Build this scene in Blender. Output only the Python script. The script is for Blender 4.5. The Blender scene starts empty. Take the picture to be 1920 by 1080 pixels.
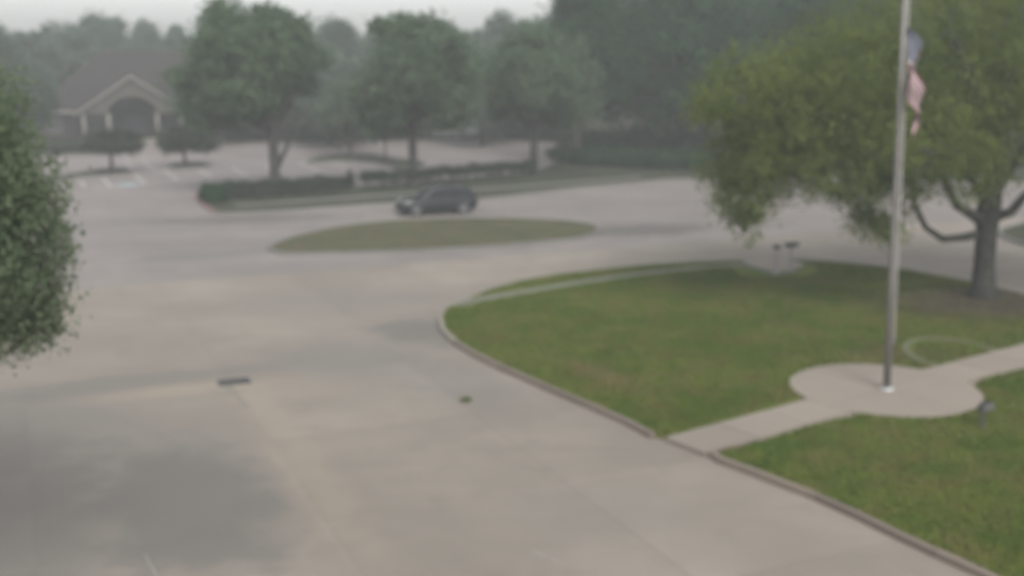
import bpy, bmesh, math, random
import numpy as np
from mathutils import Vector, Matrix

sc = bpy.context.scene
C = sc.collection
R = math.radians

# ------------------------------------------------------------------ camera, sky, sun, exposure
CAM_H, FPX, PITCH = 8.5, 2100.0, math.atan(430 / 2100)
cam = bpy.data.cameras.new("camera")
camo = bpy.data.objects.new("camera", cam)
C.objects.link(camo)
camo.location = (0, 0, CAM_H)
camo.rotation_euler = (math.pi / 2 - PITCH, 0, 0)
cam.sensor_width = 36
cam.lens = 36 * FPX / 1920
cam.clip_end = 4000
cam.clip_start = 0.1
cam.dof.use_dof = True            # the photograph's lens is focused close by, so the whole place is soft
cam.dof.focus_distance = 4.0
cam.dof.aperture_fstop = 1.35
sc.camera = camo

w = bpy.data.worlds.new("World")
sc.world = w
w.use_nodes = True
wn, wl = w.node_tree.nodes, w.node_tree.links
wn.clear()
SUN_EL, SUN_AZ = 44, 160
sky = wn.new("ShaderNodeTexSky")
sky.sky_type = 'NISHITA'
sky.sun_disc = False
sky.sun_elevation = R(SUN_EL)
sky.sun_rotation = R(SUN_AZ)
sky.air_density = 1.0
sky.dust_density = 3.0
sky.ozone_density = 1.0
hsv = wn.new("ShaderNodeHueSaturation")
hsv.inputs["Saturation"].default_value = 0.22
bg = wn.new("ShaderNodeBackground")
bg.inputs["Strength"].default_value = 0.15
wo = wn.new("ShaderNodeOutputWorld")
wl.new(sky.outputs[0], hsv.inputs["Color"])
wl.new(hsv.outputs[0], bg.inputs["Color"])
wl.new(bg.outputs[0], wo.inputs["Surface"])

sun = bpy.data.lights.new("sun", 'SUN')
sun.energy = 0.85
sun.angle = R(25)
sun.color = (1.0, 0.97, 0.93)
suno = bpy.data.objects.new("sun", sun)
C.objects.link(suno)
_a = R(SUN_AZ)
_sd = Vector((math.sin(_a) * math.cos(R(SUN_EL)), math.cos(_a) * math.cos(R(SUN_EL)), math.sin(R(SUN_EL))))
suno.rotation_euler = _sd.to_track_quat('Z', 'Y').to_euler()
suno.location = (0, -20, 40)

sc.view_settings.view_transform = 'Standard'
sc.view_settings.look = 'None'
sc.view_settings.gamma = 1
sc.view_settings.use_curve_mapping = False
sc.view_settings.exposure = 0.8
sc.render.engine = 'CYCLES'
sc.cycles.use_denoising = True
sc.cycles.volume_bounces = 1
sc.cycles.max_bounces = 6
sc.cycles.diffuse_bounces = 3
sc.cycles.transparent_max_bounces = 8
HAZE = 0.0014

rng = random.Random(5)

# ------------------------------------------------------------------ survey helpers
def G(x, y, z=0.0):
    """point of the plan at height z that lies on the surveyed sight line (x, y)"""
    u = (x - 960) / FPX
    v = (540 - y) / FPX
    dx, dy, dz = u, math.cos(PITCH) + v * math.sin(PITCH), -math.sin(PITCH) + v * math.cos(PITCH)
    t = (z - CAM_H) / dz
    return (dx * t, dy * t)

def XZ(x, y, Y):
    """x and height of the sight line (x, y) where it is Y metres north"""
    u = (x - 960) / FPX
    v = (540 - y) / FPX
    dy, dz = math.cos(PITCH) + v * math.sin(PITCH), -math.sin(PITCH) + v * math.cos(PITCH)
    t = Y / dy
    return u * t, CAM_H + dz * t

# ------------------------------------------------------------------ materials
def newmat(name):
    m = bpy.data.materials.new(name)
    m.use_nodes = True
    nt = m.node_tree
    return m, nt.nodes, nt.links, nt.nodes["Principled BSDF"]

def plain(name, col, rough=0.6, metal=0.0, var=0.12, scale=6.0, bump=0.0, spec=None):
    m, n, l, b = newmat(name)
    tc = n.new("ShaderNodeTexCoord")
    no = n.new("ShaderNodeTexNoise"); no.inputs["Scale"].default_value = scale; no.inputs["Detail"].default_value = 5
    l.new(tc.outputs["Object"], no.inputs["Vector"])
    r = n.new("ShaderNodeValToRGB")
    a = tuple(max(0, c * (1 - var)) for c in col[:3]) + (1,)
    d = tuple(min(1, c * (1 + var)) for c in col[:3]) + (1,)
    r.color_ramp.elements[0].color = a; r.color_ramp.elements[1].color = d
    r.color_ramp.elements[0].position = .3; r.color_ramp.elements[1].position = .7
    l.new(no.outputs["Fac"], r.inputs["Fac"])
    l.new(r.outputs[0], b.inputs["Base Color"])
    b.inputs["Roughness"].default_value = rough
    b.inputs["Metallic"].default_value = metal
    if spec is not None: b.inputs["Specular IOR Level"].default_value = spec
    if bump:
        bp = n.new("ShaderNodeBump"); bp.inputs["Strength"].default_value = bump; bp.inputs["Distance"].default_value = .02
        l.new(no.outputs["Fac"], bp.inputs["Height"]); l.new(bp.outputs[0], b.inputs["Normal"])
    return m

def math_node(n, l, op, a, b=None, clamp=False):
    m = n.new("ShaderNodeMath"); m.operation = op; m.use_clamp = clamp
    for i, v in enumerate((a, b)):
        if v is None: continue
        if isinstance(v, (int, float)): m.inputs[i].default_value = v
        else: l.new(v, m.inputs[i])
    return m.outputs[0]

def mixc(n, l, fac, a, b):
    m = n.new("ShaderNodeMix"); m.data_type = 'RGBA'
    if isinstance(fac, (int, float)): m.inputs[0].default_value = fac
    else: l.new(fac, m.inputs[0])
    for i, v in ((6, a), (7, b)):
        if isinstance(v, tuple): m.inputs[i].default_value = v + ((1,) if len(v) == 3 else ())
        else: l.new(v, m.inputs[i])
    return m.outputs[2]

def noise(n, l, vec, scale, detail=4, rough=.55):
    t = n.new("ShaderNodeTexNoise"); t.inputs["Scale"].default_value = scale
    t.inputs["Detail"].default_value = detail; t.inputs["Roughness"].default_value = rough
    l.new(vec, t.inputs["Vector"]); return t.outputs["Fac"]

def smooth(n, l, v, lo, hi, invert=False):
    t = n.new("ShaderNodeMapRange"); t.interpolation_type = 'SMOOTHSTEP'
    t.inputs["From Min"].default_value = lo; t.inputs["From Max"].default_value = hi
    t.inputs["To Min"].default_value = 1 if invert else 0
    t.inputs["To Max"].default_value = 0 if invert else 1
    l.new(v, t.inputs["Value"]); return t.outputs[0]

def ellipse_mask(n, l, vec, warp, cx, cy, rx, ry, rot, soft=.5):
    mp = n.new("ShaderNodeMapping"); mp.vector_type = 'TEXTURE'
    mp.inputs["Location"].default_value = (cx, cy, 0); mp.inputs["Rotation"].default_value = (0, 0, R(rot))
    mp.inputs["Scale"].default_value = (rx, ry, 1e3)
    l.new(vec, mp.inputs["Vector"])
    ln = n.new("ShaderNodeVectorMath"); ln.operation = 'LENGTH'; l.new(mp.outputs[0], ln.inputs[0])
    v = math_node(n, l, 'ADD', ln.outputs["Value"], warp)
    return smooth(n, l, v, 1 - soft, 1 + soft, True)

def concrete(name, base, stains_and_patches=(), rand=.06, grime=.2, mottle=1.0):
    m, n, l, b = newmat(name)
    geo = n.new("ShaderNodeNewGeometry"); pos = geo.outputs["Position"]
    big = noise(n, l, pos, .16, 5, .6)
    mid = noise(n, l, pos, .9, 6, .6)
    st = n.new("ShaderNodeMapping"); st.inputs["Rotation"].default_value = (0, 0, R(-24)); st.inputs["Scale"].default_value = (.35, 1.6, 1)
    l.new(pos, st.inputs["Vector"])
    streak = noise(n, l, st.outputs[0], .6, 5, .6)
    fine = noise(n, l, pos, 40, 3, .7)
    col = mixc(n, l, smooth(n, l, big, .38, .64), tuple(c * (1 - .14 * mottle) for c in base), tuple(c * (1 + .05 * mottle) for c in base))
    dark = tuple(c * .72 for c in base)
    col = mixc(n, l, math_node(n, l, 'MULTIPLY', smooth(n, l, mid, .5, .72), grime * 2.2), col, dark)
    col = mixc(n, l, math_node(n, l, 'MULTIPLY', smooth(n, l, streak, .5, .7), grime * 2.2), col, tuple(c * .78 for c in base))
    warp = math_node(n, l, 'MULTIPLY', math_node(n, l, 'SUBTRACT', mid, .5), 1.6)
    for (cx, cy, rx, ry, rot, soft, strength, sc_) in stains_and_patches:
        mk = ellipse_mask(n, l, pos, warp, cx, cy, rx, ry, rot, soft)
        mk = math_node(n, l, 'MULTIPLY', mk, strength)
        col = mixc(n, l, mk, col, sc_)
    oi = n.new("ShaderNodeObjectInfo")
    rv = math_node(n, l, 'ADD', math_node(n, l, 'MULTIPLY', oi.outputs["Random"], rand * 2), 1 - rand)
    fv = math_node(n, l, 'ADD', math_node(n, l, 'MULTIPLY', fine, .16), .92)
    hv = n.new("ShaderNodeHueSaturation"); l.new(col, hv.inputs["Color"])
    l.new(math_node(n, l, 'MULTIPLY', rv, fv), hv.inputs["Value"])
    l.new(hv.outputs[0], b.inputs["Base Color"])
    b.inputs["Roughness"].default_value = .85
    bp = n.new("ShaderNodeBump"); bp.inputs["Strength"].default_value = .25; bp.inputs["Distance"].default_value = .01
    l.new(fine, bp.inputs["Height"]); l.new(bp.outputs[0], b.inputs["Normal"])
    return m

def grassmat(name, g1, g2, dry, bare=(), dryness=.45):
    m, n, l, b = newmat(name)
    geo = n.new("ShaderNodeNewGeometry"); pos = geo.outputs["Position"]
    big = noise(n, l, pos, .30, 6, .65)
    mid = noise(n, l, pos, .95, 7, .7)
    fine = noise(n, l, pos, 14, 5, .75)
    col = mixc(n, l, smooth(n, l, big, .42, .58), g1, g2)
    col = mixc(n, l, math_node(n, l, 'MULTIPLY', smooth(n, l, mid, .44, .62), dryness), col, dry)
    col = mixc(n, l, math_node(n, l, 'MULTIPLY', smooth(n, l, fine, .45, .75), .45), col, tuple(c * .55 for c in g1))
    warp = math_node(n, l, 'MULTIPLY', math_node(n, l, 'SUBTRACT', mid, .5), 1.8)
    for (cx, cy, rx, ry, rot, soft, strength, sc_) in bare:
        mk = math_node(n, l, 'MULTIPLY', ellipse_mask(n, l, pos, warp, cx, cy, rx, ry, rot, soft), strength)
        col = mixc(n, l, mk, col, sc_)
    l.new(col, b.inputs["Base Color"])
    b.inputs["Roughness"].default_value = .9
    b.inputs["Specular IOR Level"].default_value = .1
    bp = n.new("ShaderNodeBump"); bp.inputs["Strength"].default_value = .8; bp.inputs["Distance"].default_value = .05
    l.new(fine, bp.inputs["Height"]); l.new(bp.outputs[0], b.inputs["Normal"])
    return m

def leafmat(name, c1, c2, trans=.35):
    m, n, l, b = newmat(name)
    geo = n.new("ShaderNodeNewGeometry")
    tc = n.new("ShaderNodeTexCoord")
    cl = noise(n, l, tc.outputs["Object"], .55, 3, .6)
    v = math_node(n, l, 'ADD', math_node(n, l, 'MULTIPLY', geo.outputs["Random Per Island"], .45),
                  math_node(n, l, 'MULTIPLY', smooth(n, l, cl, .35, .65), .6), True)
    col = mixc(n, l, v, c1, c2)
    l.new(col, b.inputs["Base Color"])
    b.inputs["Roughness"].default_value = .8
    b.inputs["Specular IOR Level"].default_value = .08
    tr = n.new("ShaderNodeBsdfTranslucent"); l.new(col, tr.inputs["Color"])
    mx = n.new("ShaderNodeMixShader"); mx.inputs[0].default_value = trans
    l.new(b.outputs[0], mx.inputs[1]); l.new(tr.outputs[0], mx.inputs[2])
    l.new(mx.outputs[0], n["Material Output"].inputs["Surface"])
    return m

DK = (.13, .13, .13)
STAINS_AND_PATCHES = [
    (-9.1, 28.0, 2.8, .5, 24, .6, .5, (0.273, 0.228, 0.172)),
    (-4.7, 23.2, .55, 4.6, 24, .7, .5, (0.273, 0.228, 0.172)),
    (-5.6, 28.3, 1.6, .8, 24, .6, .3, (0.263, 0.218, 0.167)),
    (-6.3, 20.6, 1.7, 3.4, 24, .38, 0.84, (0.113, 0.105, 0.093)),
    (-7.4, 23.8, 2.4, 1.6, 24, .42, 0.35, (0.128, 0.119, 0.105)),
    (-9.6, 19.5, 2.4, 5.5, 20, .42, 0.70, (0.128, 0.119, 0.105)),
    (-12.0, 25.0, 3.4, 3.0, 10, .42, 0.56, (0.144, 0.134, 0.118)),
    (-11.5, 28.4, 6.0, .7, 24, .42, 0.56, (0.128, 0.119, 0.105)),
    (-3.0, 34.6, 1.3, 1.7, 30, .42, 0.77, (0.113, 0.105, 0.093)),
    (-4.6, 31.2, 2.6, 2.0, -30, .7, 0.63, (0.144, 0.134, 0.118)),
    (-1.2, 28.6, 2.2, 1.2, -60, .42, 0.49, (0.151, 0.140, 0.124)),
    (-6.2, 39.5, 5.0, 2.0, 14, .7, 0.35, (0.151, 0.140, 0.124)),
    (6.8, 56.3, 3.6, 1.9, 20, .42, 0.84, (0.090, 0.084, 0.074)),  # dark patch on the street off the island's right end
    (-14.5, 60.0, 5.5, 1.7, 12, .42, 0.77, (0.099, 0.092, 0.081)),  # dark band on the street along the verge
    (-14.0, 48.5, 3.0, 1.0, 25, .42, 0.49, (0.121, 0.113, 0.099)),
    (1.8, 20.2, 1.4, 1.2, 0, .7, 0.39, (0.151, 0.140, 0.124)),
]
M = {}
M['drive'] = concrete('driveway_concrete', (.215, .188, .155), STAINS_AND_PATCHES)
M['street'] = concrete('street_concrete', (.192, .170, .155), STAINS_AND_PATCHES, rand=.05)
M['lot'] = concrete('parking_concrete', (.195, .170, .157), [(-20, 92, 12, 3, 10, .6, .2, (.14, .14, .14))], rand=.04)
M['joint'] = plain('joint_dirt', (.16, .15, .13), .95, var=.3, scale=3)
M['path'] = concrete('path_concrete', (.222, .190, .156), rand=.07, grime=.10, mottle=.6)
M['verge_path'] = concrete('mossy_concrete', (.118, .122, .085), rand=.07, grime=.3)
M['pad'] = concrete('pad_concrete', (.222, .190, .156), rand=.02, grime=.10, mottle=.6)
M['kerb'] = concrete('kerb_concrete', (.16, .130, .103), rand=.16, grime=.3)
M['kerb_pale'] = concrete('pale_kerb_concrete', (.22, .20, .162), rand=.08, grime=.2)
M['kerb_far'] = concrete('grey_kerb_concrete', (.15, .145, .132), rand=.08, grime=.2)
M['kerb_red'] = plain('red_kerb_paint', (.17, .095, .09), .7, var=.3, scale=9)
M['lawn'] = grassmat('lawn_grass', (.072, .112, .018), (.108, .135, .028), (.155, .118, .050),
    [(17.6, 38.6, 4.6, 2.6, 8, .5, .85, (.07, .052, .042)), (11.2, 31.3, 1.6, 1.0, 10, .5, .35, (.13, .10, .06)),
     (2.4, 29.2, 1.6, .5, -60, .6, .5, (.17, .125, .07))])
M['verge'] = grassmat('verge_grass', (.036, .044, .028), (.05, .056, .034), (.075, .065, .05), dryness=.5)
M['island'] = grassmat('island_grass', (.064, .072, .036), (.08, .086, .042), (.12, .090, .062), dryness=.6)
M['ground'] = grassmat('field_grass', (.03, .042, .025), (.04, .05, .03), (.06, .052, .036))
M['litter'] = grassmat('woodland_litter', (.045, .05, .028), (.055, .05, .035), (.07, .05, .04), dryness=.7)
M['mulch'] = plain('garden_mulch', (.055, .045, .035), .95, var=.5, scale=8, bump=.8)
M['bark'] = plain('tree_bark', (.040, .040, .035), .95, var=.5, scale=7, bump=1.0, spec=.08)
M['bark_far'] = plain('grey_bark', (.048, .046, .042), .95, var=.3, scale=4, spec=.08)
M['leaf_oak'] = leafmat('oak_leaves', (.085, .122, .034), (.17, .205, .055), .55)
M['leaf_left'] = leafmat('near_leaves', (.125, .168, .10), (.19, .235, .14), .62)
M['leaf_mid'] = leafmat('roadside_leaves', (.072, .120, .068), (.118, .165, .095), .5)
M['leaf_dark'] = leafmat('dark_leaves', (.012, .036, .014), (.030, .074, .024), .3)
M['leaf_far'] = leafmat('far_leaves', (.082, .122, .085), (.125, .162, .115), .5)
M['leaf_bush'] = leafmat('shrub_leaves', (.026, .038, .022), (.045, .055, .03), .3)
M['leaf_hedge'] = leafmat('hedge_leaves', (.035, .052, .032), (.06, .075, .048), .3)
M['white_paint'] = plain('road_marking_paint', (.42, .42, .39), .7, var=.2, scale=5)
M['yellow_paint'] = plain('pale_yellow_marking_paint', (.48, .42, .27), .7, var=.2, scale=5)
M['worn_paint'] = plain('worn_marking_paint', (.29, .28, .26), .8, var=.2, scale=5)
M['blue_paint'] = plain('blue_marking_paint', (.22, .30, .32), .7, var=.15, scale=5)
M['metal'] = plain('aluminium', (.165, .152, .142), .5, .3, var=.08, scale=3)
M['bright_metal'] = plain('polished_metal', (.4, .4, .39), .35, .4, var=.04)
M['iron'] = plain('cast_iron', (.085, .085, .082), .7, .3, var=.3, scale=12)
M['blackbox'] = plain('dark_painted_metal', (.04, .048, .045), .5, .2, var=.2)
M['greypost'] = plain('grey_post_paint', (.25, .25, .25), .6, .1, var=.12)
M['rope'] = plain('halyard_rope', (.6, .58, .55), .9)
M['black'] = plain('black_rubber', (.018, .018, .019), .8, var=.2)
M['carpaint'] = plain('dark_car_paint', (.012, .015, .018), .35, .0, var=.08, spec=.25)
M['silver'] = plain('silver_car_paint', (.2, .21, .21), .35, .4, var=.05)
M['white_car'] = plain('white_car_paint', (.7, .71, .7), .4, 0, var=.04)
M['carglass'] = plain('car_glass', (.012, .015, .017), .4, 0, var=.1, spec=.1)
M['lens'] = plain('headlight_lens', (.34, .34, .32), .15, .1, var=.05)
M['redlens'] = plain('tail_light_lens', (.25, .02, .02), .3, 0)
M['rim'] = plain('wheel_rim', (.13, .135, .13), .6, .1, var=.1)
M['wall'] = plain('cream_siding', (.075, .07, .06), .85, var=.08, scale=2, spec=.1)
M['brick'] = plain('brown_brick', (.034, .031, .03), .9, var=.2, scale=5, spec=.1)
M['roof'] = plain('brown_shingle', (.036, .032, .031), .95, var=.3, scale=4, spec=.05)
M['white_trim'] = plain('white_trim_paint', (.20, .19, .17), .6, var=.06)
M['dark_glass'] = plain('window_glass', (.02, .024, .03), .3, 0, var=.1, spec=.3)
M['door'] = plain('door_paint', (.03, .034, .045), .5, var=.1)
M['pale_wall'] = plain('pale_wall', (.5, .5, .46), .8, var=.08)
M['flag_red'] = plain('flag_red_cloth', (.19, .065, .075), .9, var=.1)
M['flag_white'] = plain('flag_white_cloth', (.31, .29, .285), .9, var=.06)
M['flag_blue'] = plain('flag_blue_cloth', (.06, .072, .105), .9, var=.1)

# ------------------------------------------------------------------ object helpers
def setp(o, label=None, cat=None, group=None, kind=None):
    if label: o['label'] = label
    if cat: o['category'] = cat
    if group: o['group'] = group
    if kind: o['kind'] = kind
    return o

def empty(name, loc=(0, 0, 0), rz=0, parent=None):
    o = bpy.data.objects.new(name, None)
    o.empty_display_size = .3
    o.location = loc; o.rotation_euler = (0, 0, rz); o.parent = parent
    C.objects.link(o); return o

def link(name, me, parent=None, mat=None, loc=(0, 0, 0), rz=0):
    o = bpy.data.objects.new(name, me)
    o.location = loc; o.rotation_euler = (0, 0, rz); o.parent = parent
    if mat is not None and not me.materials: me.materials.append(mat)
    C.objects.link(o); return o

class MB:
    def __init__(s): s.v = []; s.f = []; s.sm = False
    def add(s, vs, fs):
        k = len(s.v); s.v += [tuple(v) for v in vs]; s.f += [tuple(i + k for i in f) for f in fs]; return s
    def box(s, c, d, rz=0, taper=1.0):
        x, y, z = c; a, b, h = d[0] / 2, d[1] / 2, d[2] / 2
        cs, sn = math.cos(rz), math.sin(rz); vs = []
        for dz, t in ((-h, 1), (h, taper)):
            for sx, sy in ((-1, -1), (1, -1), (1, 1), (-1, 1)):
                px, py = sx * a * t, sy * b * t
                vs.append((x + px * cs - py * sn, y + px * sn + py * cs, z + dz))
        return s.add(vs, [(0, 3, 2, 1), (4, 5, 6, 7), (0, 1, 5, 4), (1, 2, 6, 5), (2, 3, 7, 6), (3, 0, 4, 7)])
    def tube(s, pts, rad, n=8, caps=True):
        pts = [Vector(p) for p in pts]; rings = []; vs = []
        if isinstance(rad, (int, float)): rad = [rad] * len(pts)
        prev = None
        for i, p in enumerate(pts):
            d = (pts[min(i + 1, len(pts) - 1)] - pts[max(i - 1, 0)]).normalized()
            if prev is None:
                ref = Vector((0, 0, 1)) if abs(d.z) < .9 else Vector((1, 0, 0))
                a = d.cross(ref).normalized()
            else:
                a = (prev - d * prev.dot(d)).normalized()
            prev = a; b = d.cross(a)
            for k in range(n):
                t = 2 * math.pi * k / n
                vs.append(p + (a * math.cos(t) + b * math.sin(t)) * rad[i])
        fs = []
        for i in range(len(pts) - 1):
            for k in range(n):
                fs.append((i * n + k, i * n + (k + 1) % n, (i + 1) * n + (k + 1) % n, (i + 1) * n + k))
        if caps:
            fs.append(tuple(range(n - 1, -1, -1))); fs.append(tuple((len(pts) - 1) * n + k for k in range(n)))
        return s.add(vs, fs)
    def prism(s, poly, z0, z1):
        """closed counter-clockwise outline pulled up from z0 to z1"""
        n = len(poly)
        if sum(poly[i][0] * poly[(i + 1) % n][1] - poly[(i + 1) % n][0] * poly[i][1] for i in range(n)) < 0: poly = poly[::-1]
        vs = [(x, y, z0) for x, y in poly] + [(x, y, z1) for x, y in poly]
        return s.add(vs, [tuple(range(n - 1, -1, -1)), tuple(range(n, 2 * n))] + [(i, (i + 1) % n, (i + 1) % n + n, i + n) for i in range(n)])
    def plate(s, pts, nrm, th):
        """flat panel of given corner points, thickened along nrm"""
        n = len(pts); nv = Vector(nrm).normalized() * th
        vs = [Vector(p) for p in pts] + [Vector(p) + nv for p in pts]
        return s.add(vs, [tuple(range(n - 1, -1, -1)), tuple(range(n, 2 * n))] + [(i, (i + 1) % n, (i + 1) % n + n, i + n) for i in range(n)])
    def ball(s, c, r, n=10, m=6, sc_=(1, 1, 1)):
        vs = [(c[0], c[1], c[2] - r * sc_[2])]
        for j in range(1, m):
            t = -math.pi / 2 + math.pi * j / m
            for k in range(n):
                p = 2 * math.pi * k / n
                vs.append((c[0] + r * sc_[0] * math.cos(t) * math.cos(p), c[1] + r * sc_[1] * math.cos(t) * math.sin(p), c[2] + r * sc_[2] * math.sin(t)))
        vs.append((c[0], c[1], c[2] + r * sc_[2])); fs = []
        for k in range(n): fs.append((0, 1 + (k + 1) % n, 1 + k))
        for j in range(m - 2):
            for k in range(n):
                a = 1 + j * n
                fs.append((a + k, a + (k + 1) % n, a + n + (k + 1) % n, a + n + k))
        e = len(vs) - 1; a = 1 + (m - 2) * n
        for k in range(n): fs.append((a + k, a + (k + 1) % n, e))
        return s.add(vs, fs)
    def mesh(s, name, mat=None, smooth_=False, bevel=0):
        me = bpy.data.meshes.new(name); me.from_pydata(s.v, [], s.f)
        bm = bmesh.new(); bm.from_mesh(me)
        bmesh.ops.recalc_face_normals(bm, faces=bm.faces)
        if bevel:
            bmesh.ops.bevel(bm, geom=[e for e in bm.edges if len(e.link_faces) == 2 and e.calc_face_angle(0) > .5], offset=bevel, segments=2, affect='EDGES', profile=.6)
        bm.to_mesh(me); bm.free()
        if mat: me.materials.append(mat)
        if smooth_: me.polygons.foreach_set("use_smooth", [True] * len(me.polygons))
        me.update(); return me
    def build(s, name, mat, parent=None, smooth_=False, bevel=0, loc=(0, 0, 0), rz=0):
        return link(name, s.mesh(name, mat, smooth_, bevel), parent, None, loc, rz)

def catmull(pts, closed=True, step=4):
    n = len(pts); out = []
    rng_ = range(n) if closed else range(n - 1)
    for i in rng_:
        if closed: p0, p1, p2, p3 = pts[(i - 1) % n], pts[i], pts[(i + 1) % n], pts[(i + 2) % n]
        else: p0, p1, p2, p3 = pts[max(i - 1, 0)], pts[i], pts[i + 1], pts[min(i + 2, n - 1)]
        for k in range(step):
            t = k / step
            out.append(tuple(.5 * (2 * p1[j] + (p2[j] - p0[j]) * t + (2 * p0[j] - 5 * p1[j] + 4 * p2[j] - p3[j]) * t * t + (3 * p1[j] - p0[j] - 3 * p2[j] + p3[j]) * t ** 3) for j in range(2)))
    if not closed: out.append(tuple(pts[-1]))
    return out

def area(p): return sum(p[i][0] * p[(i + 1) % len(p)][1] - p[(i + 1) % len(p)][0] * p[i][1] for i in range(len(p))) / 2
def ccw(p): return p if area(p) > 0 else p[::-1]
def inset(p, d):
    n = len(p); out = []
    for i in range(n):
        a, b, c = Vector(p[i - 1]), Vector(p[i]), Vector(p[(i + 1) % n])
        n1 = Vector((-(b - a).y, (b - a).x)).normalized(); n2 = Vector((-(c - b).y, (c - b).x)).normalized()
        m = n1 + n2
        if m.length < 1e-5: m = n1.copy()
        m.normalize(); k = d / max(.5, m.dot(n1)); q = b + m * k
        out.append((q.x, q.y))
    return out
def inside(pt, poly):
    x, y = pt; c = False; n = len(poly)
    for i in range(n):
        x1, y1 = poly[i]; x2, y2 = poly[i - 1]
        if (y1 > y) != (y2 > y) and x < (x2 - x1) * (y - y1) / (y2 - y1) + x1: c = not c
    return c

def patch(name, outline, mat, z=.10, kerb=None, kw=.16, kh=.125, piece=2.6, skip=None, piece_mats=None):
    """a raised bed of grass or mulch with a kerb of separate lengths round it"""
    p = ccw(outline)
    root = setp(empty(name), kind='structure')
    MB().prism(inset(p, kw * .9) if kerb else p, -.02, z).build('turf', mat, root)
    if kerb:
        i = 0; n = len(p); q = inset(p, kw)
        while i < n:
            j = i; L = 0
            while j < i + 8 and j < n and L < piece:
                L += (Vector(p[(j + 1) % n]) - Vector(p[j % n])).length; j += 1
            idx = [k % n for k in range(i, j + 1)]
            mid = p[idx[len(idx) // 2]]
            if not (skip and skip(mid)):
                outer = [Vector(p[k]) for k in idx]; inner = [Vector(q[k]) for k in idx]
                g = .012
                for arr in (outer, inner):
                    if (arr[1] - arr[0]).length > .05: arr[0] = arr[0] + (arr[1] - arr[0]).normalized() * g
                    if (arr[-2] - arr[-1]).length > .05: arr[-1] = arr[-1] + (arr[-2] - arr[-1]).normalized() * g
                poly = [tuple(v) for v in outer] + [tuple(v) for v in inner[::-1]]
                m = kerb
                if piece_mats:
                    for test, mm in piece_mats:
                        if test(mid): m = mm
                hh = kh + rng.uniform(-.006, .006)
                MB().prism(poly, -.01, hh).build('kerb_stone', m, root)
            i = j
    return root

# ------------------------------------------------------------------ ground and paving
gm = MB().add([(-930, -3, -.06), (930, -3, -.06), (930, 1180, -.06), (-930, 1180, -.06)], [(0, 1, 2, 3)])
setp(gm.build('ground', M['ground']), kind='structure')
sub = [(-75, 3), (75, 3), (75, 84), G(1100, 275), G(1000, 263), G(850, 262), G(400, 265), G(0, 268), (-85, 112)]
setp(MB().prism(sub, -.055, -.022).build('paving_base', M['joint']), kind='structure')

LAWN1 = [(822, 600), (826, 622), (848, 645), (885, 668), (930, 691), (1015, 729), (1100, 765), (1170, 796), (1220, 823), (1248, 829),
         (1262, 827), (1378, 791), (1500, 756), (1560, 735), (1650, 715), (1730, 700), (1820, 682), (1940, 655), (2200, 600),
         (2200, 590), (2050, 580), (1920, 556), (1820, 532), (1700, 510), (1610, 499), (1550, 494), (1500, 492), (1390, 493), (1300, 496), (1200, 502),
         (1120, 510), (1050, 518), (980, 530), (920, 545), (880, 561), (845, 575), (828, 587)]
L1 = ccw([G(*p) for p in LAWN1])
LAWN2 = [(1326, 856), (1345, 869), (1400, 889), (1450, 909), (1525, 938), (1600, 972), (1680, 1012), (1750, 1045), (1830, 1082), (1990, 1160), (2300, 1160), (2300, 700), (2100, 640),
         (1940, 690), (1830, 716), (1810, 735), (1700, 760), (1620, 778), (1558, 792), (1500, 806), (1430, 829), (1345, 850)]
L2 = ccw([G(*p) for p in LAWN2])

A24 = R(24)
def rot24(s, t, o=(0, 0)): return (o[0] + s * math.cos(A24) - t * math.sin(A24), o[1] + s * math.sin(A24) + t * math.cos(A24))
DR = G(430, 718)
S = 5.0
slab_me = {}
def slab_mesh(mat):
    if mat.name not in slab_me:
        h = S / 2 - .005
        mb = MB(); b = .005
        vs = [(-h, -h, -.03), (h, -h, -.03), (h, h, -.03), (-h, h, -.03), (-h, -h, -b * .5), (h, -h, -b * .5), (h, h, -b * .5), (-h, h, -b * .5),
              (-h + b, -h + b, 0), (h - b, -h + b, 0), (h - b, h - b, 0), (-h + b, h - b, 0)]
        mb.add(vs, [(0, 1, 5, 4), (1, 2, 6, 5), (2, 3, 7, 6), (3, 0, 4, 7), (4, 5, 9, 8), (5, 6, 10, 9), (6, 7, 11, 10), (7, 4, 8, 11), (8, 9, 10, 11)])
        slab_me[mat.name] = mb.mesh('slab', mat)
    return slab_me[mat.name]
roots = {k: setp(empty(k), kind='structure') for k in ('driveway', 'street', 'parking_lot')}
for i in range(-16, 22):
    for j in range(-6, 22):
        c = rot24((i + .5) * S, (j + .5) * S, DR)
        x, y = c
        if y < 10 or y > 118: continue
        zc = y * math.cos(PITCH) + CAM_H * math.sin(PITCH)
        px = 960 + FPX * x / zc
        if px < -330 or px > 2250: continue
        t = (j + .5)
        corners = [rot24((i + a) * S, (j + b) * S, DR) for a in (0, 1) for b in (0, 1)]
        if all(inside(q, L1) for q in corners) or all(inside(q, L2) for q in corners): continue
        if not inside(c, ccw(sub)): continue
        if not all(inside(q, ccw(sub)) for q in corners): continue
        if x > 15 and y > 72: continue
        if j < 3: k, m = 'driveway', M['drive']
        elif j < 7 or (j < 9 and i > 0): k, m = 'street', M['street']
        else: k, m = 'parking_lot', M['lot']
        o = link('slab', slab_mesh(m), roots[k], None, (x, y, rng.uniform(-.0015, .0015)), A24)
# plain sheet under the outermost rim of the car park, where slabs can no longer be told apart
setp(MB().prism(sub, -.0215, -.007).build('car_park_apron', M['street']), kind='structure')

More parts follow.
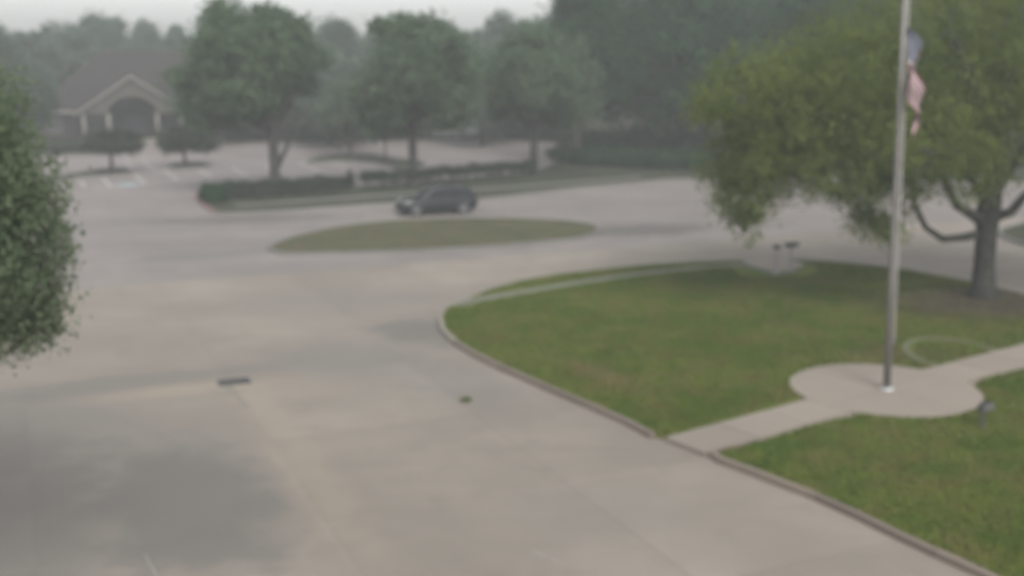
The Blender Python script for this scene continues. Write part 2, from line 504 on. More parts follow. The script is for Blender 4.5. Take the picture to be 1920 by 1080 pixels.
# lawns
def red_left(p): return p[0] < -17.0 and p[1] < 72
patch('front_lawn', L1, M['lawn'], z=.10, kerb=M['kerb'], skip=lambda p: (p[0] > 3.6 and p[1] < 33.5) , piece_mats=[(lambda p: p[0] < -1.0 and p[1] > 33.5, M['kerb_pale']), (lambda p: p[1] > 41, M['kerb_far'])], piece=2.4)
patch('side_lawn', L2, M['lawn'], z=.10, kerb=M['kerb'], skip=lambda p: p[1] > 23.6 or p[0] > 8.6, piece=2.2)

isl = [(500, 467), (515, 459), (545, 447), (600, 434), (660, 424), (730, 416), (800, 413), (900, 411), (1000, 413), (1080, 418), (1120, 426), (1125, 436), (1095, 448), (1040, 455), (950, 463), (850, 470), (740, 474), (640, 477), (560, 479), (520, 477)]
patch('median_island', catmull([G(*p) for p in isl], step=2), M['island'], z=.09, kerb=M['kerb_far'], kw=.2, piece=3)

strip = [(364, 367), (370, 378), (388, 392), (405, 401), (440, 402), (520, 398), (640, 390), (740, 383), (830, 378), (900, 376), (1000, 364), (1100, 352), (1200, 343), (1300, 336),
         (1420, 331), (1600, 328), (1800, 328), (2150, 330), (2150, 300), (1700, 288), (1400, 280), (1250, 272), (1130, 272), (1060, 276), (1045, 290), (1040, 304), (1000, 323), (900, 333), (800, 342), (680, 350), (560, 358), (450, 364), (390, 362), (374, 363)]
patch('roadside_verge', catmull([G(*p) for p in strip], step=2), M['verge'], z=.09, kerb=M['kerb_far'], kw=.2, piece=4, piece_mats=[(red_left, M['kerb_red'])], skip=lambda p: p[0] > 16)

for nm, pts, mt in (('parking_island', [(50, 342), (75, 335), (130, 328), (185, 320), (225, 317), (243, 320), (236, 327), (190, 331), (120, 337), (70, 345)], 'verge'),
                    ('parking_island', [(312, 313), (335, 308), (365, 306), (392, 308), (395, 313), (365, 317), (330, 318)], 'verge'),
                    ('parking_island', [(572, 305), (595, 296), (650, 290), (705, 292), (750, 299), (790, 303), (800, 311), (770, 319), (735, 316), (700, 307), (640, 303), (600, 306)], 'verge'),
                    ('garden_bed', [(-300, 300), (100, 293), (205, 292), (228, 286), (231, 277), (150, 272), (-300, 278)], 'mulch'),
                    ('garden_bed', [(303, 276), (300, 284), (320, 289), (395, 285), (420, 277), (400, 272), (340, 272)], 'mulch'),
                    ('right_lawn', [(1868, 438), (1900, 425), (1960, 412), (2150, 395), (2150, 490), (1960, 470), (1900, 455)], 'verge')):
    patch(nm, catmull([G(*p) for p in pts], step=2), M[mt], z=.10, kerb=M['kerb_far'], kw=.2, piece=4)
setp(MB().prism([(13, 86), (90, 62), (140, 62), (140, 160), (9, 160), G(1062, 276)], -.05, .07).build('woodland_floor', M['litter']), kind='structure')
setp(MB().prism([(-150, 118), (140, 130), (140, 330), (-190, 330)], -.05, -.03).build('far_grass', M['ground']), kind='structure')

# flagpole pad and footpath
def strip_slabs(name, centre, width, mat, z0, z1, length=1.5, gap=.014):
    root = setp(empty(name), kind='structure')
    pts = catmull(centre, closed=False, step=8); d = [0]
    for a, b in zip(pts, pts[1:]): d.append(d[-1] + (Vector(b) - Vector(a)).length)
    def at(s):
        for i in range(len(d) - 1):
            if s <= d[i + 1] or i == len(d) - 2:
                t = (s - d[i]) / (d[i + 1] - d[i]); a, b = Vector(pts[i]), Vector(pts[i + 1])
                dr = (b - a).normalized(); return a + (b - a) * t, Vector((-dr.y, dr.x))
    n = int(d[-1] / length)
    wfun = width if callable(width) else (lambda t: width)
    for k in range(n):
        s0, s1 = k * d[-1] / n + gap, (k + 1) * d[-1] / n - gap
        (p0, n0), (pm, nm_), (p1, n1) = at(s0), at((s0 + s1) / 2), at(s1)
        poly = []
        for sg, seq in ((1, ((p0, n0, s0), (pm, nm_, (s0 + s1) / 2), (p1, n1, s1))), (-1, ((p1, n1, s1), (pm, nm_, (s0 + s1) / 2), (p0, n0, s0)))):
            for p, nn, s_ in seq:
                q = p + nn * sg * wfun(s_ / d[-1]) / 2; poly.append((q.x, q.y))
        MB().prism(poly, z0, z1 + rng.uniform(-.002, .002)).build('slab', mat, root)
    return root
POLE = G(1662, 738)
PC = ((G(1492, 740)[0] + G(1828, 740)[0]) / 2, (G(1660, 692)[1] + G(1660, 790)[1]) / 2)
PC = (9.66, 27.95); PR = 2.38
pathL = [((G(1222, 826)[0] + G(1332, 857)[0]) / 2, (G(1222, 826)[1] + G(1332, 857)[1]) / 2)]
pl0 = Vector(G(1290, 842)); pl1 = Vector(G(1545, 770))
dirp = (pl1 - pl0).normalized()
strip_slabs('footpath', [tuple(pl0 - dirp * .1), tuple(pl1 + dirp * .25)], 1.28, M['path'], -.02, .118, 1.45)
pr0 = Vector(G(1765, 712)); pr1 = Vector(G(1930, 668)); dr2 = (pr1 - pr0).normalized()
strip_slabs('footpath', [tuple(pr0), tuple(pr1 + dr2 * 8)], 1.35, M['path'], -.02, .118, 1.5)
wk = [G(852, 578), G(900, 566), G(1000, 549), G(1100, 532), G(1200, 518), G(1300, 507), G(1395, 500)]
strip_slabs('verge_walk', wk, .62, M['verge_path'], .02, .108, 1.5)
sw = [G(440, 388), G(560, 380), G(700, 370), G(850, 360), G(1000, 350), G(1200, 333)]
strip_slabs('roadside_walk', sw, .8, M['kerb_far'], .02, .098, 2.5)
pad = setp(empty('flagpole_pad', (PC[0], PC[1], 0)), kind='structure')
jang = [R(a) for a in (-52, 38, 128, 218)]
for q in range(4):
    a0, a1 = jang[q], jang[q] + math.pi / 2
    off = Vector((math.cos((a0 + a1) / 2), math.sin((a0 + a1) / 2))) * .008
    poly = [(off.x, off.y)] + [(off.x + PR * math.cos(a0 + (a1 - a0) * k / 14), off.y + PR * math.sin(a0 + (a1 - a0) * k / 14)) for k in range(15)]
    MB().prism(poly, -.02, .124).build('slab', M['pad'], pad)
# mailbox pad
mp = [G(*p) for p in ((1388, 496), (1415, 506), (1458, 517), (1497, 508), (1510, 500), (1470, 492), (1425, 490))]
mpad = setp(empty('mailbox_pad'), kind='structure')
MB().prism(mp, 0, .135).build('slab', M['pad'], mpad)
mk = ccw(mp)
MB().prism([G(1392, 499), G(1418, 508), G(1460, 519), G(1500, 510), G(1500, 511.5), G(1460, 521), G(1416, 510), G(1390, 500)], .05, .135).build('kerb_stone', M['iron'], mpad)

# faint ring kerb of the flower bed
rc = Vector(G(1795, 672)); bed = setp(empty('flower_bed_ring', (rc.x, rc.y, 0)), kind='structure')
NB = 26
for k in range(NB):
    a0, a1 = 2 * math.pi * k / NB + .015, 2 * math.pi * (k + 1) / NB - .015
    rx, ry = 1.42, 2.0
    P_ = lambda a, s_: ((rx - s_) * math.cos(a), (ry - s_) * math.sin(a))
    mid = P_((a0 + a1) / 2, 0); wx, wy = rc.x + mid[0], rc.y + mid[1]
    if (Vector((wx, wy)) - pr0).dot(Vector((-dr2.y, dr2.x))) < .8: continue
    MB().prism([P_(a0, 0), P_((a0 + a1) / 2, 0), P_(a1, 0), P_(a1, .10), P_((a0 + a1) / 2, .10), P_(a0, .10)], .09, .125).build('edging_stone', M['verge_path'], bed)

# road markings
def line(name, p0, p1, wd, mat, z=.004, parent=None):
    a, b = Vector(p0), Vector(p1); d = (b - a).normalized(); nn = Vector((-d.y, d.x)) * wd / 2
    return MB().prism([tuple(a + nn), tuple(b + nn), tuple(b - nn), tuple(a - nn)], 0, z).build(name, mat, parent)
bays = setp(empty('bay_markings'), kind='structure')
for a, b in (((192, 333), (209, 351)), ((252, 328), (272, 344)), ((310, 321), (333, 337)), ((372, 318), (398, 332)), ((436, 315), (463, 330)), ((497, 311), (525, 325)), ((560, 306), (600, 321)), ((625, 307), (668, 321)), ((152, 340), (160, 352))):
    line('painted_line', G(*a), G(*b), .13, M['white_paint'], parent=bays)
for pts in ([(234, 296), (240, 306), (250, 318), (264, 327)], [(267, 297), (276, 309), (292, 320), (308, 325)]):
    w_ = catmull([G(*p) for p in pts], closed=False, step=3)
    mb = MB()
    for a, b in zip(w_, w_[1:]):
        a, b = Vector(a), Vector(b); d = (b - a).normalized(); nn = Vector((-d.y, d.x)) * .07
        mb.add([(*(a + nn), .005), (*(b + nn), .005), (*(b - nn), .005), (*(a - nn), .005)], [(0, 1, 2, 3)])
    mb.build('painted_line', M['worn_paint'], bays)
# accessible bay symbol: blue square, white seated figure and wheel
sy = empty('painted_symbol', (*G(241, 346), 0), R(-30), bays)
MB().prism([(-.75, -.75), (.75, -.75), (.75, .75), (-.75, .75)], .001, .005).build('blue_square', M['blue_paint'], sy)
mb = MB(); ring = []
for k in range(15):
    a = R(150) + R(270) * k / 14
    for rr in (.34, .44): ring.append((rr * math.cos(a), -.18 + rr * math.sin(a), .008))
mb.add(ring, [(2 * k, 2 * k + 1, 2 * k + 3, 2 * k + 2) for k in range(14)])
for q in ([(-.12, .42), (0, .42), (.02, .0), (-.10, .0)], [(-.1, .1), (.3, .1), (.3, 0), (-.1, 0)], [(.22, .1), (.32, .1), (.5, -.4), (.4, -.44)], [(-.14, .48), (.02, .48), (.02, .64), (-.14, .64)]):
    mb.add([(x, y, .008) for x, y in q], [(0, 1, 2, 3)])
mb.build('white_figure', M['white_paint'], sy)
lanes = setp(empty('lane_markings'), kind='structure')
for a, b in (((1006, 491), (1115, 479)), ((1170, 461), (1290, 448)), ((1330, 441), (1500, 431))):
    line('painted_line', G(*a), G(*b), .12, M['worn_paint'], parent=lanes)
line('painted_line', G(272, 1040), G(296, 1083), .018, M['worn_paint'], parent=lanes)
line('painted_line', G(1000, 1033), G(1062, 1061), .02, M['worn_paint'], parent=lanes)

# storm drain
dc = Vector(G(439, 716))
dr = setp(empty('storm_drain', (dc.x, dc.y, 0), R(20)), 'dark iron storm drain grate set in the pale driveway', 'drain grate')
fr = MB()
for c, d in (((0, .26, .006), (.86, .07, .02)), ((0, -.26, .006), (.86, .07, .02)), ((.40, 0, .006), (.06, .45, .02)), ((-.40, 0, .006), (.06, .45, .02))): fr.box(c, d)
fr.build('frame', M['iron'], dr)
MB().box((0, 0, .002), (.74, .45, .006)).build('pit_shade_plate', M['black'], dr)  # flat black plate, its colour standing for shade in the pit
bar = MB().box((0, 0, .010), (.035, .45, .012)).mesh('bar', M['iron'])
for k in range(9): link('bar', bar, dr, None, (-.33 + k * .0825, 0, 0))
ap = setp(empty('drain_apron'), kind='structure')
e0 = rot24(.55, .35, G(430, 718))
for q in ([(408, 707), (416, 705), (436, 724), (470, 764), (458, 767), (424, 728)],):
    MB().prism([G(*p) for p in q], 0, .004).build('concrete_edge', M['kerb_pale'], ap)

# ------------------------------------------------------------------ leaves
def leaf_arrays(c, nrm, size, r):
    """c: (N,3) centres, nrm: (N,3) normals, size: (N,) -> pointed four-corner leaves"""
    N = len(c)
    t = r.normal(size=(N, 3)); t -= nrm * (t * nrm).sum(1)[:, None]; t /= np.linalg.norm(t, axis=1)[:, None] + 1e-9
    b = np.cross(nrm, t)
    L = size[:, None]; W = L * r.uniform(.45, .7, size=(N, 1))
    v = np.empty((N, 4, 3)); v[:, 0] = c - t * L * .5; v[:, 1] = c + b * W * .5 + t * L * .05
    v[:, 2] = c + t * L * .5 + nrm * L * .08; v[:, 3] = c - b * W * .5 + t * L * .05
    return v.reshape(-1, 3)

def quads_mesh(name, v, mat):
    me = bpy.data.meshes.new(name); N = len(v) // 4
    me.vertices.add(len(v)); me.vertices.foreach_set("co", v.astype(np.float32).ravel())
    me.loops.add(4 * N); me.loops.foreach_set("vertex_index", np.arange(4 * N, dtype=np.int32))
    me.polygons.add(N); me.polygons.foreach_set("loop_start", np.arange(0, 4 * N, 4, dtype=np.int32))
    me.update(calc_edges=True)
    me.materials.append(mat); return me

def crown_mesh(name, lobes, clumps, per, clump_r, leaf, mat, seed=1, shell=.45, droop=0.0, flat=.7):
    """lobes: (x,y,z, rx,ry,rz[, weight]).  Twigs of leaves scattered mostly near each lobe's outside, with gaps."""
    r = np.random.default_rng(seed)
    wts = np.array([(l[6] if len(l) > 6 else 1) * (l[3] * l[4] * l[5]) ** .67 for l in lobes]); wts /= wts.sum()
    L = np.array([l[:6] for l in lobes])
    pick = r.choice(len(lobes), size=clumps, p=wts)
    d = r.normal(size=(clumps, 3)); d /= np.linalg.norm(d, axis=1)[:, None]
    rad = 1 - shell * r.random(clumps) ** 1.6
    rad *= r.uniform(.86, 1.12, clumps)
    cc = L[pick, :3] + d * rad[:, None] * L[pick, 3:6]
    out = d.copy(); out[:, 2] += .5; out /= np.linalg.norm(out, axis=1)[:, None]
    # each clump: a small flattened spray
    n = r.poisson(per, clumps) + 2
    idx = np.repeat(np.arange(clumps), n)
    off = r.normal(size=(len(idx), 3)) * clump_r * r.uniform(.5, 1.2, clumps)[idx][:, None] * .55
    off[:, 2] *= flat; off[:, 2] -= droop * np.abs(r.normal(size=len(idx))) * clump_r
    c = cc[idx] + off
    nr = out[idx] * .8 + r.normal(size=(len(idx), 3)) * .75; nr /= np.linalg.norm(nr, axis=1)[:, None] + 1e-9
    s = leaf * r.uniform(.6, 1.4, len(idx))
    return quads_mesh(name, leaf_arrays(c, nr, s, r), mat), cc

def trunk_mesh(name, h, r0, ends, mat, seed=1, lean=(0, 0), fork=None, flare=1.5):
    rr = random.Random(seed); mb = MB()
    top = Vector((lean[0], lean[1], h))
    pts = [Vector((0, 0, -.05)), Vector((0, 0, .25)), Vector((lean[0] * .2, lean[1] * .2, h * .35)), Vector((lean[0] * .6, lean[1] * .6, h * .7)), top]
    mb.tube(pts, [r0 * flare, r0 * 1.1, r0 * .92, r0 * .85, r0 * .75], 10)
    for e in ends:
        e = Vector(e); s0 = pts[3].lerp(top, rr.uniform(.3, 1.0))
        m1 = s0.lerp(e, .35) + Vector((rr.uniform(-.3, .3), rr.uniform(-.3, .3), rr.uniform(-.2, .5)))
        m2 = s0.lerp(e, .7) + Vector((rr.uniform(-.4, .4), rr.uniform(-.4, .4), rr.uniform(-.1, .6)))
        k = rr.uniform(.38, .55)
        mb.tube([s0, m1, m2, e], [r0 * k, r0 * k * .75, r0 * k * .5, r0 * .1], 6, False)
        for _ in range(3):
            q = m1.lerp(e, rr.random()); e2 = q + Vector((rr.uniform(-1, 1), rr.uniform(-1, 1), rr.uniform(-.2, 1))) * (e - s0).length * .35
            mb.tube([q, q.lerp(e2, .5) + Vector((0, 0, .1)), e2], [r0 * k * .4, r0 * k * .25, r0 * .05], 5, False)
    return mb.mesh(name, mat, True)

def tree(name, loc, label, cat, group, lobes, clumps, per, clump_r, leaf, lmat, bmat, seed, trunk_h, trunk_r, lean=(0, 0), **kw):
    root = setp(empty(name, (loc[0], loc[1], loc[2] if len(loc) > 2 else 0)), label, cat, group)
    me, cc = crown_mesh('crown', lobes, clumps, per, clump_r, leaf, lmat, seed, **kw)
    link('crown', me, root)
    ends = [(l[0] * .85, l[1] * .85, l[2] - l[5] * .1) for l in lobes]
    link('trunk', trunk_mesh('trunk', trunk_h, trunk_r, ends, bmat, seed), root)
    return root

def round_lobes(wd, z0, z1, seed, n=9, depth=None, lean=0):
    """lobes filling a roundish crown wd wide between heights z0 and z1"""
    rr = random.Random(seed); out = []; h = z1 - z0; depth = depth or wd; zc = (z0 + z1) / 2
    out.append((0, 0, zc, wd * .3, depth * .3, h * .36))
    for k in range(n):
        a = 2 * math.pi * (k + rr.uniform(-.3, .3)) / n; lev = rr.choice((.28, .4, .5, .62))
        rad = .30 if lev < .55 else .22
        s = rr.uniform(.16, .24)
        out.append((math.cos(a) * wd * rad + lean, math.sin(a) * depth * rad, z0 + h * lev, wd * s, depth * s, h * rr.uniform(.2, .28)))
    for k in range(7):
        a = rr.uniform(0, 6.28); el = rr.uniform(-.5, 1.3)
        out.append((math.cos(a) * math.cos(el) * wd * .44 + lean, math.sin(a) * math.cos(el) * depth * .44, zc + h * .43 * math.sin(el), wd * rr.uniform(.06, .11), depth * .09, h * rr.uniform(.06, .10), 1.3))
    for k in range(3):
        a = rr.uniform(0, 6.28)
        out.append((math.cos(a) * wd * .13, math.sin(a) * depth * .13, z0 + h * rr.uniform(.72, .80), wd * .17, depth * .17, h * .2))
    return out

# the three roadside oaks
def road_tree(px, py, xl, xr, yt, yb, label, seed, tr, clumps=2600, per=9, mat='leaf_mid', group='trees along the roadside verge', n=9, name='oak_tree'):
    X, Y = G(px, py, .09)
    x0 = XZ(xl, 150, Y)[0]; x1 = XZ(xr, 150, Y)[0]; z1 = XZ(px, yt, Y)[1]; z0 = XZ(px, yb, Y)[1]
    lb = round_lobes(x1 - x0, z0, z1, seed, n=n)
    off = (x0 + x1) / 2 - X
    lb = [(l[0] + off,) + l[1:] for l in lb]
    return tree(name, (X, Y, .08), label, 'tree', group, lb, clumps, per, .62, .30, M[mat], M['bark_far'], seed, z0 + .6, tr)
t1 = road_tree(517, 362, 325, 612, -2, 262, 'broad tall roadside tree with forked trunk, rising from the left hedge', 11, .36, 3600)
# its fork
X, Y = G(517, 362)
MB().tube([(.1, 0, 1.6), (.55, .1, 2.4), (1.1, .2, 3.6), (1.7, .3, 4.6)], [.2, .15, .12, .08], 7).build('limb', M['bark_far'], t1, True)
road_tree(775, 346, 655, 900, 14, 258, 'roadside tree with straight trunk rising from the long hedge behind the dark car', 23, .33, 3200)
road_tree(1001, 328, 893, 1120, 42, 250, 'roadside tree with slim trunk at the right end of the long hedge', 37, .33, 2800)
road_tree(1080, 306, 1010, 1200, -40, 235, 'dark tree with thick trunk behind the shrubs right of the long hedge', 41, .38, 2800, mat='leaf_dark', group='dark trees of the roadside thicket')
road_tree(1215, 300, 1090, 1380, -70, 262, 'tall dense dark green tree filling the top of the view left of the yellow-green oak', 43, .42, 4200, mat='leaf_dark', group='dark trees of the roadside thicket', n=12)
# small trees on the parking islands
def small_tree(px, py, xl, xr, yt, yb, label, seed, tr=.16, mat='leaf_bush', clumps=700):
    X, Y = G(px, py, .1)
    x0 = XZ(xl, 250, Y)[0]; x1 = XZ(xr, 250, Y)[0]; z1 = XZ(px, yt, Y)[1]; z0 = XZ(px, yb, Y)[1]
    lb = round_lobes(x1 - x0, z0, z1, seed, n=7); off = (x0 + x1) / 2 - X
    lb = [(l[0] + off,) + l[1:] for l in lb]
    return tree('small_tree', (X, Y, .09), label, 'tree', 'small trees on the parking islands', lb, clumps, 8, .42, .24, M[mat], M['bark_far'], seed, z0 + .4, tr)
small_tree(210, 322, 150, 268, 247, 294, 'small low round-headed tree in front of the porch on the left parking island', 51)
small_tree(347, 309, 300, 396, 236, 290, 'small low tree just right of the porch on its own parking island', 52)
small_tree(657, 293, 590, 730, 150, 264, 'tree with slim trunk on the left half of the middle parking island', 53, .2, 'leaf_mid', 1300)
small_tree(723, 305, 684, 762, 205, 268, 'thin young tree on the right half of the middle parking island', 54, .1, 'leaf_mid', 600)

# background trees, each with its own size; crowns share a few meshes
proto = []
for k in range(5):
    lb = round_lobes(10, 2.2, 12, 60 + k, n=9 + k)
    me, _ = crown_mesh('crown', lb, 1900, 9, .75, .40, M['leaf_far'], 70 + k)
    tm = trunk_mesh('trunk', 3.2, .3, [(l[0] * .8, l[1] * .8, l[2]) for l in lb], M['bark_far'], k)
    proto.append((me, tm))
dproto = []
for k in range(3):
    lb = round_lobes(10, 1.6, 12, 80 + k, n=11)
    me, _ = crown_mesh('crown', lb, 2300, 9, .72, .38, M['leaf_dark'], 90 + k)
    tm = trunk_mesh('trunk', 3.0, .3, [(l[0] * .8, l[1] * .8, l[2]) for l in lb], M['bark_far'], 9 + k)
    dproto.append((me, tm))
def back_tree(px, Y, wpx, top, label, k, group='trees beyond the car park', protos=proto):
    X, z = XZ(px, top, Y); wd = wpx / (FPX / (Y * math.cos(PITCH)))
    root = setp(empty('broadleaf_tree', (X, Y, -.04), rng.uniform(0, 6)), label, 'tree', group)
    me, tm = protos[k % len(protos)]
    a = link('crown', me, root); b = link('trunk', tm, root)
    s = (wd / 9.2, wd / 9.2, min(z * 1.1, 16.4) / 12.2)
    root.scale = s
    return root
for a in (
    (20, 128, 150, 62, 'pale tree at the left edge, left of the house', 0),
    (115, 150, 120, 52, 'hazy tree rising behind the left end of the house roof', 1),
    (190, 146, 140, 36, 'taller hazy tree rising behind the gable peak', 2),
    (262, 152, 120, 50, 'hazy tree behind the house, just right of the gable peak', 3),
    (318, 150, 110, 60, 'lower hazy tree behind the house, touching the broad forked tree', 4),
    (420, 135, 160, 40, 'hazy tree behind the broad forked tree', 0),
    (560, 125, 150, 75, 'hazy tree right of the broad forked tree', 1),
    (640, 132, 130, 44, 'tree with a small peaked top between the two tallest left crowns', 2),
    (705, 150, 140, 48, 'hazy tree behind the middle parking island', 3),
    (800, 150, 150, 52, 'hazy tree behind the straight-trunked roadside tree', 4),
    (862, 142, 120, 60, 'low hazy tree in the dip of the tree line', 0),
    (935, 138, 110, 34, 'hazy tree with pointed top right of the dip in the tree line', 1),
    (1010, 142, 150, 40, 'hazy tree behind the slim-trunked roadside tree', 2),
    (1095, 130, 160, 8, 'tall hazy tree behind the dark thicket', 3),
    (12, 104, 150, 84, 'pale leafy tree in front of the left end of the house', 4),
    (150, 136, 180, 58, 'wide hazy tree right behind the house roof, left of the gable', 2),
    (405, 114, 150, 95, 'leafy tree standing right of the house behind the forked trunk crown', 1),
    (610, 117, 190, 100, 'full tree at the far edge of the car park behind the middle island', 0),
    (720, 121, 170, 92, 'full tree at the far edge of the car park left of the straight trunk', 3),
    (850, 130, 180, 85, 'full tree overhanging the parked vehicles', 4),
    (950, 126, 190, 78, 'full tree at the far edge of the car park left of the slim trunk', 2),
    (480, 124, 180, 90, 'full tree behind the forked trunk', 1),
    (290, 133, 130, 82, 'hazy tree over the right end of the house roof', 0),
    (632, 108, 130, 118, 'green tree filling the gap between the forked tree and the straight-trunked tree', 2),
    (905, 112, 150, 88, 'green tree filling the gap between the straight-trunked and slim-trunked trees', 3),
    (1080, 118, 190, 62, 'tall green tree between the slim-trunked tree and the dark thicket', 4),
):
    back_tree(*a)
for a in (
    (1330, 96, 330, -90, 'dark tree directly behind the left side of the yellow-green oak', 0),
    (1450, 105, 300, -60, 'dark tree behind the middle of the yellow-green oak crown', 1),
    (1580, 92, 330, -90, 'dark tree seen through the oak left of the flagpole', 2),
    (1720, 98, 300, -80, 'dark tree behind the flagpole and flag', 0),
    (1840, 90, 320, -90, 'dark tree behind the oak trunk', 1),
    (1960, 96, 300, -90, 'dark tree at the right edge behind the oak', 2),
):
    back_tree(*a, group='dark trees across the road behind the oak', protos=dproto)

# far wood that reads as one mass
r_ = np.random.default_rng(4); lb = []
for k in range(90):
    x = -150 + 300 * k / 89 + r_.uniform(-2, 2); yy = r_.uniform(170, 195); h = r_.uniform(8.5, 12.5)
    lb.append((x, yy, h * .5, r_.uniform(3, 5), 4, h * .5))
me, _ = crown_mesh('far_woodland', lb, 9000, 8, 1.3, .8, M['leaf_far'], 5)
setp(link('far_woodland', me), 'hazy grey-green wood closing the view behind the house and car park', 'woodland', kind='stuff')

# big yellow-green oak on the lawn
OX, OY = G(1842, 556, .1)
oak_l = [(-2.0, -.5, 8.6, 4.2, 4.0, 3.0), (1.5, .5, 9.6, 4.0, 4.0, 2.8), (5.0, 0, 8.0, 4.0, 4.0, 2.6), (-5.6, -1.0, 7.8, 3.3, 3.2, 2.6),
         (-7.6, -1.6, 6.4, 2.6, 2.6, 2.2, 1.2), (-8.7, -1.2, 5.0, 1.9, 2.0, 1.4, 1.2), (-9.1, -1.8, 3.95, 1.15, 1.2, .95, 1.3), (-9.1, -2.0, 7.4, 1.8, 2.0, 1.6),
         (-3.6, -2.8, 5.9, 3.0, 2.4, 1.6, 1.3), (-6.3, -2.6, 5.0, 2.2, 1.9, 1.3, 1.3), (-4.5, -2.6, 4.1, 1.3, 1.2, .75, 1.1), (-2.0, -3.2, 4.9, 1.7, 1.5, .95), (-8.9, -2.2, 3.0, .38, .4, .7, 1.2), (-4.9, -2.5, 3.2, .5, .5, .6),
         (1.6, -2.6, 6.4, 2.8, 2.4, 1.4), (4.6, -2.0, 5.8, 2.6, 2.4, 1.4), (7.8, 0, 6.0, 2.8, 3, 2.0), (9, 1, 7.5, 2.5, 3, 2), (0, 3.5, 7.2, 4, 2.6, 2.0), (-5, 3, 7.4, 3.2, 2.6, 2.1), (5, 3.5, 7, 3.5, 2.6, 2.1)]
oak = setp(empty('oak_tree', (OX, OY, .09)), 'large spreading yellow-green oak with curving low limbs on the lawn behind the flagpole', 'tree')
_o = random.Random(3)
for k in range(26):
    b_ = _o.choice(oak_l[:21]); a_ = _o.uniform(0, 6.28); e_ = _o.uniform(-.4, .9); q_ = _o.uniform(.35, .7)
    oak_l.append((b_[0] + b_[3] * 1.05 * math.cos(a_) * math.cos(e_), b_[1] + b_[4] * math.sin(a_) * math.cos(e_), b_[2] + b_[5] * 1.05 * math.sin(e_), q_, q_, q_ * .7, 1.5))
oak_l = [l[:3] + tuple(q * .94 for q in l[3:6]) + l[6:] for l in oak_l]
me, _ = crown_mesh('crown', oak_l, 8600, 15, .42, .14, M['leaf_oak'], 8, shell=.5, droop=.35, flat=.8)
link('crown', me, oak)
mb = MB(); mb.tube([(0, 0, -.1), (.0, 0, .3), (-.03, 0, 1.2), (-.05, 0, 2.2), (0, .1, 3.2), (.1, .1, 4.6), (.2, 0, 6.4), (.1, 0, 8.6)], [.66, .44, .37, .37, .42, .33, .24, .1], 14)
mb.build('trunk', M['bark'], oak, True)
for pts, r0 in (([(-.1, 0, 2.35), (-.9, -.2, 2.2), (-1.7, -.3, 2.15), (-2.4, -.4, 2.6), (-2.9, -.5, 3.5), (-3.2, -.8, 4.8), (-4.0, -1, 6.0)], .17),
                ([(-.1, 0, 2.6), (-.7, -.3, 3.0), (-1.3, -.3, 3.35), (-1.75, -.3, 4.1), (-2.2, -.6, 5.3), (-3.0, -1, 7)], .21),
                ([(.15, 0, 2.9), (.65, -.2, 3.1), (1.05, -.3, 3.7), (1.8, -.4, 4.3), (3.2, -.8, 5.0), (5.2, -1.2, 6.0)], .2),
                ([(0, 0, 3.2), (-.8, .3, 4.5), (-2.6, .4, 5.8), (-5.2, -.6, 6.4), (-7.8, -1.4, 6.2), (-8.8, -1.6, 4.8)], .17),
                ([(.1, 0, 3.6), (1.2, .6, 5.2), (3, 1, 7), (5.5, 1.6, 8)], .16), ([(0, 0, 4), (-.8, -.6, 5.5), (-1.4, -1.4, 7.2), (-2.4, -1.8, 9)], .15)):
    MB().tube(pts, [r0 * (1 - .13 * i) for i in range(len(pts))], 9).build('limb', M['bark'], oak, True)

# near tree at the left edge
nl = [(0, 0, 6.5, 3.0, 2.6, 1.9), (2.0, -.3, 6.3, 1.5, 1.6, 1.2), (2.5, -.2, 5.7, 1.0, 1.3, .8, 1.2), (2.2, 0, 5.05, 1.15, 1.3, .5, 1.3), (2.0, .2, 7.0, .95, 1.2, .8, 1.3), (1.3, 0, 7.6, 1.6, 1.5, .85, 1.5), (-2, .3, 6.2, 2, 2, 1.5), (.3, -1, 5.3, 1.6, 1.5, .7), (1.9, -.2, 4.6, 1.1, 1.0, .3, 1.4), (2.9, 0, 4.75, .35, .5, .3, 1.2), (2.85, 0, 6.5, .4, .6, .4)]
nt = setp(empty('street_tree', (-9.55, 15.2, .32)), 'leafy green tree cut off by the left edge, close to the camera', 'tree')
me, _ = crown_mesh('crown', nl, 7000, 14, .24, .085, M['leaf_left'], 15, shell=.9, droop=.7)
link('crown', me, nt)
link('trunk', trunk_mesh('trunk', 4.4, .22, [(l[0] * .8, l[1] * .8, l[2]) for l in nl], M['bark'], 3), nt)
MB().tube([(0, 0, -.4), (0, 0, .1)], [.36, .30], 10).build('root_flare', M['bark'], nt, True)

# ------------------------------------------------------------------ hedges and shrubs
def box_leaves(x0, x1, y0, y1, z0, z1, N, leaf, mat, seed, name='foliage'):
    r = np.random.default_rng(seed); P_ = r.random((N, 3)); f = r.integers(0, 6, N)
    for ax in range(3):
        P_[f == ax * 2, ax] = r.random((f == ax * 2).sum()) * .12; P_[f == ax * 2 + 1, ax] = 1 - r.random((f == ax * 2 + 1).sum()) * .12
    c = np.array([x0, y0, z0]) + P_ * np.array([x1 - x0, y1 - y0, z1 - z0]) + r.normal(size=(N, 3)) * .05
    c[:, 2] += .06 * np.sin(c[:, 0] * 2.3) + .04 * np.sin(c[:, 0] * 5.1)
    nr = r.normal(size=(N, 3)); nr[:, 2] = np.abs(nr[:, 2]) + .3; nr /= np.linalg.norm(nr, axis=1)[:, None]
    return quads_mesh(name, leaf_arrays(c, nr, leaf * r.uniform(.6, 1.4, N), r), mat)
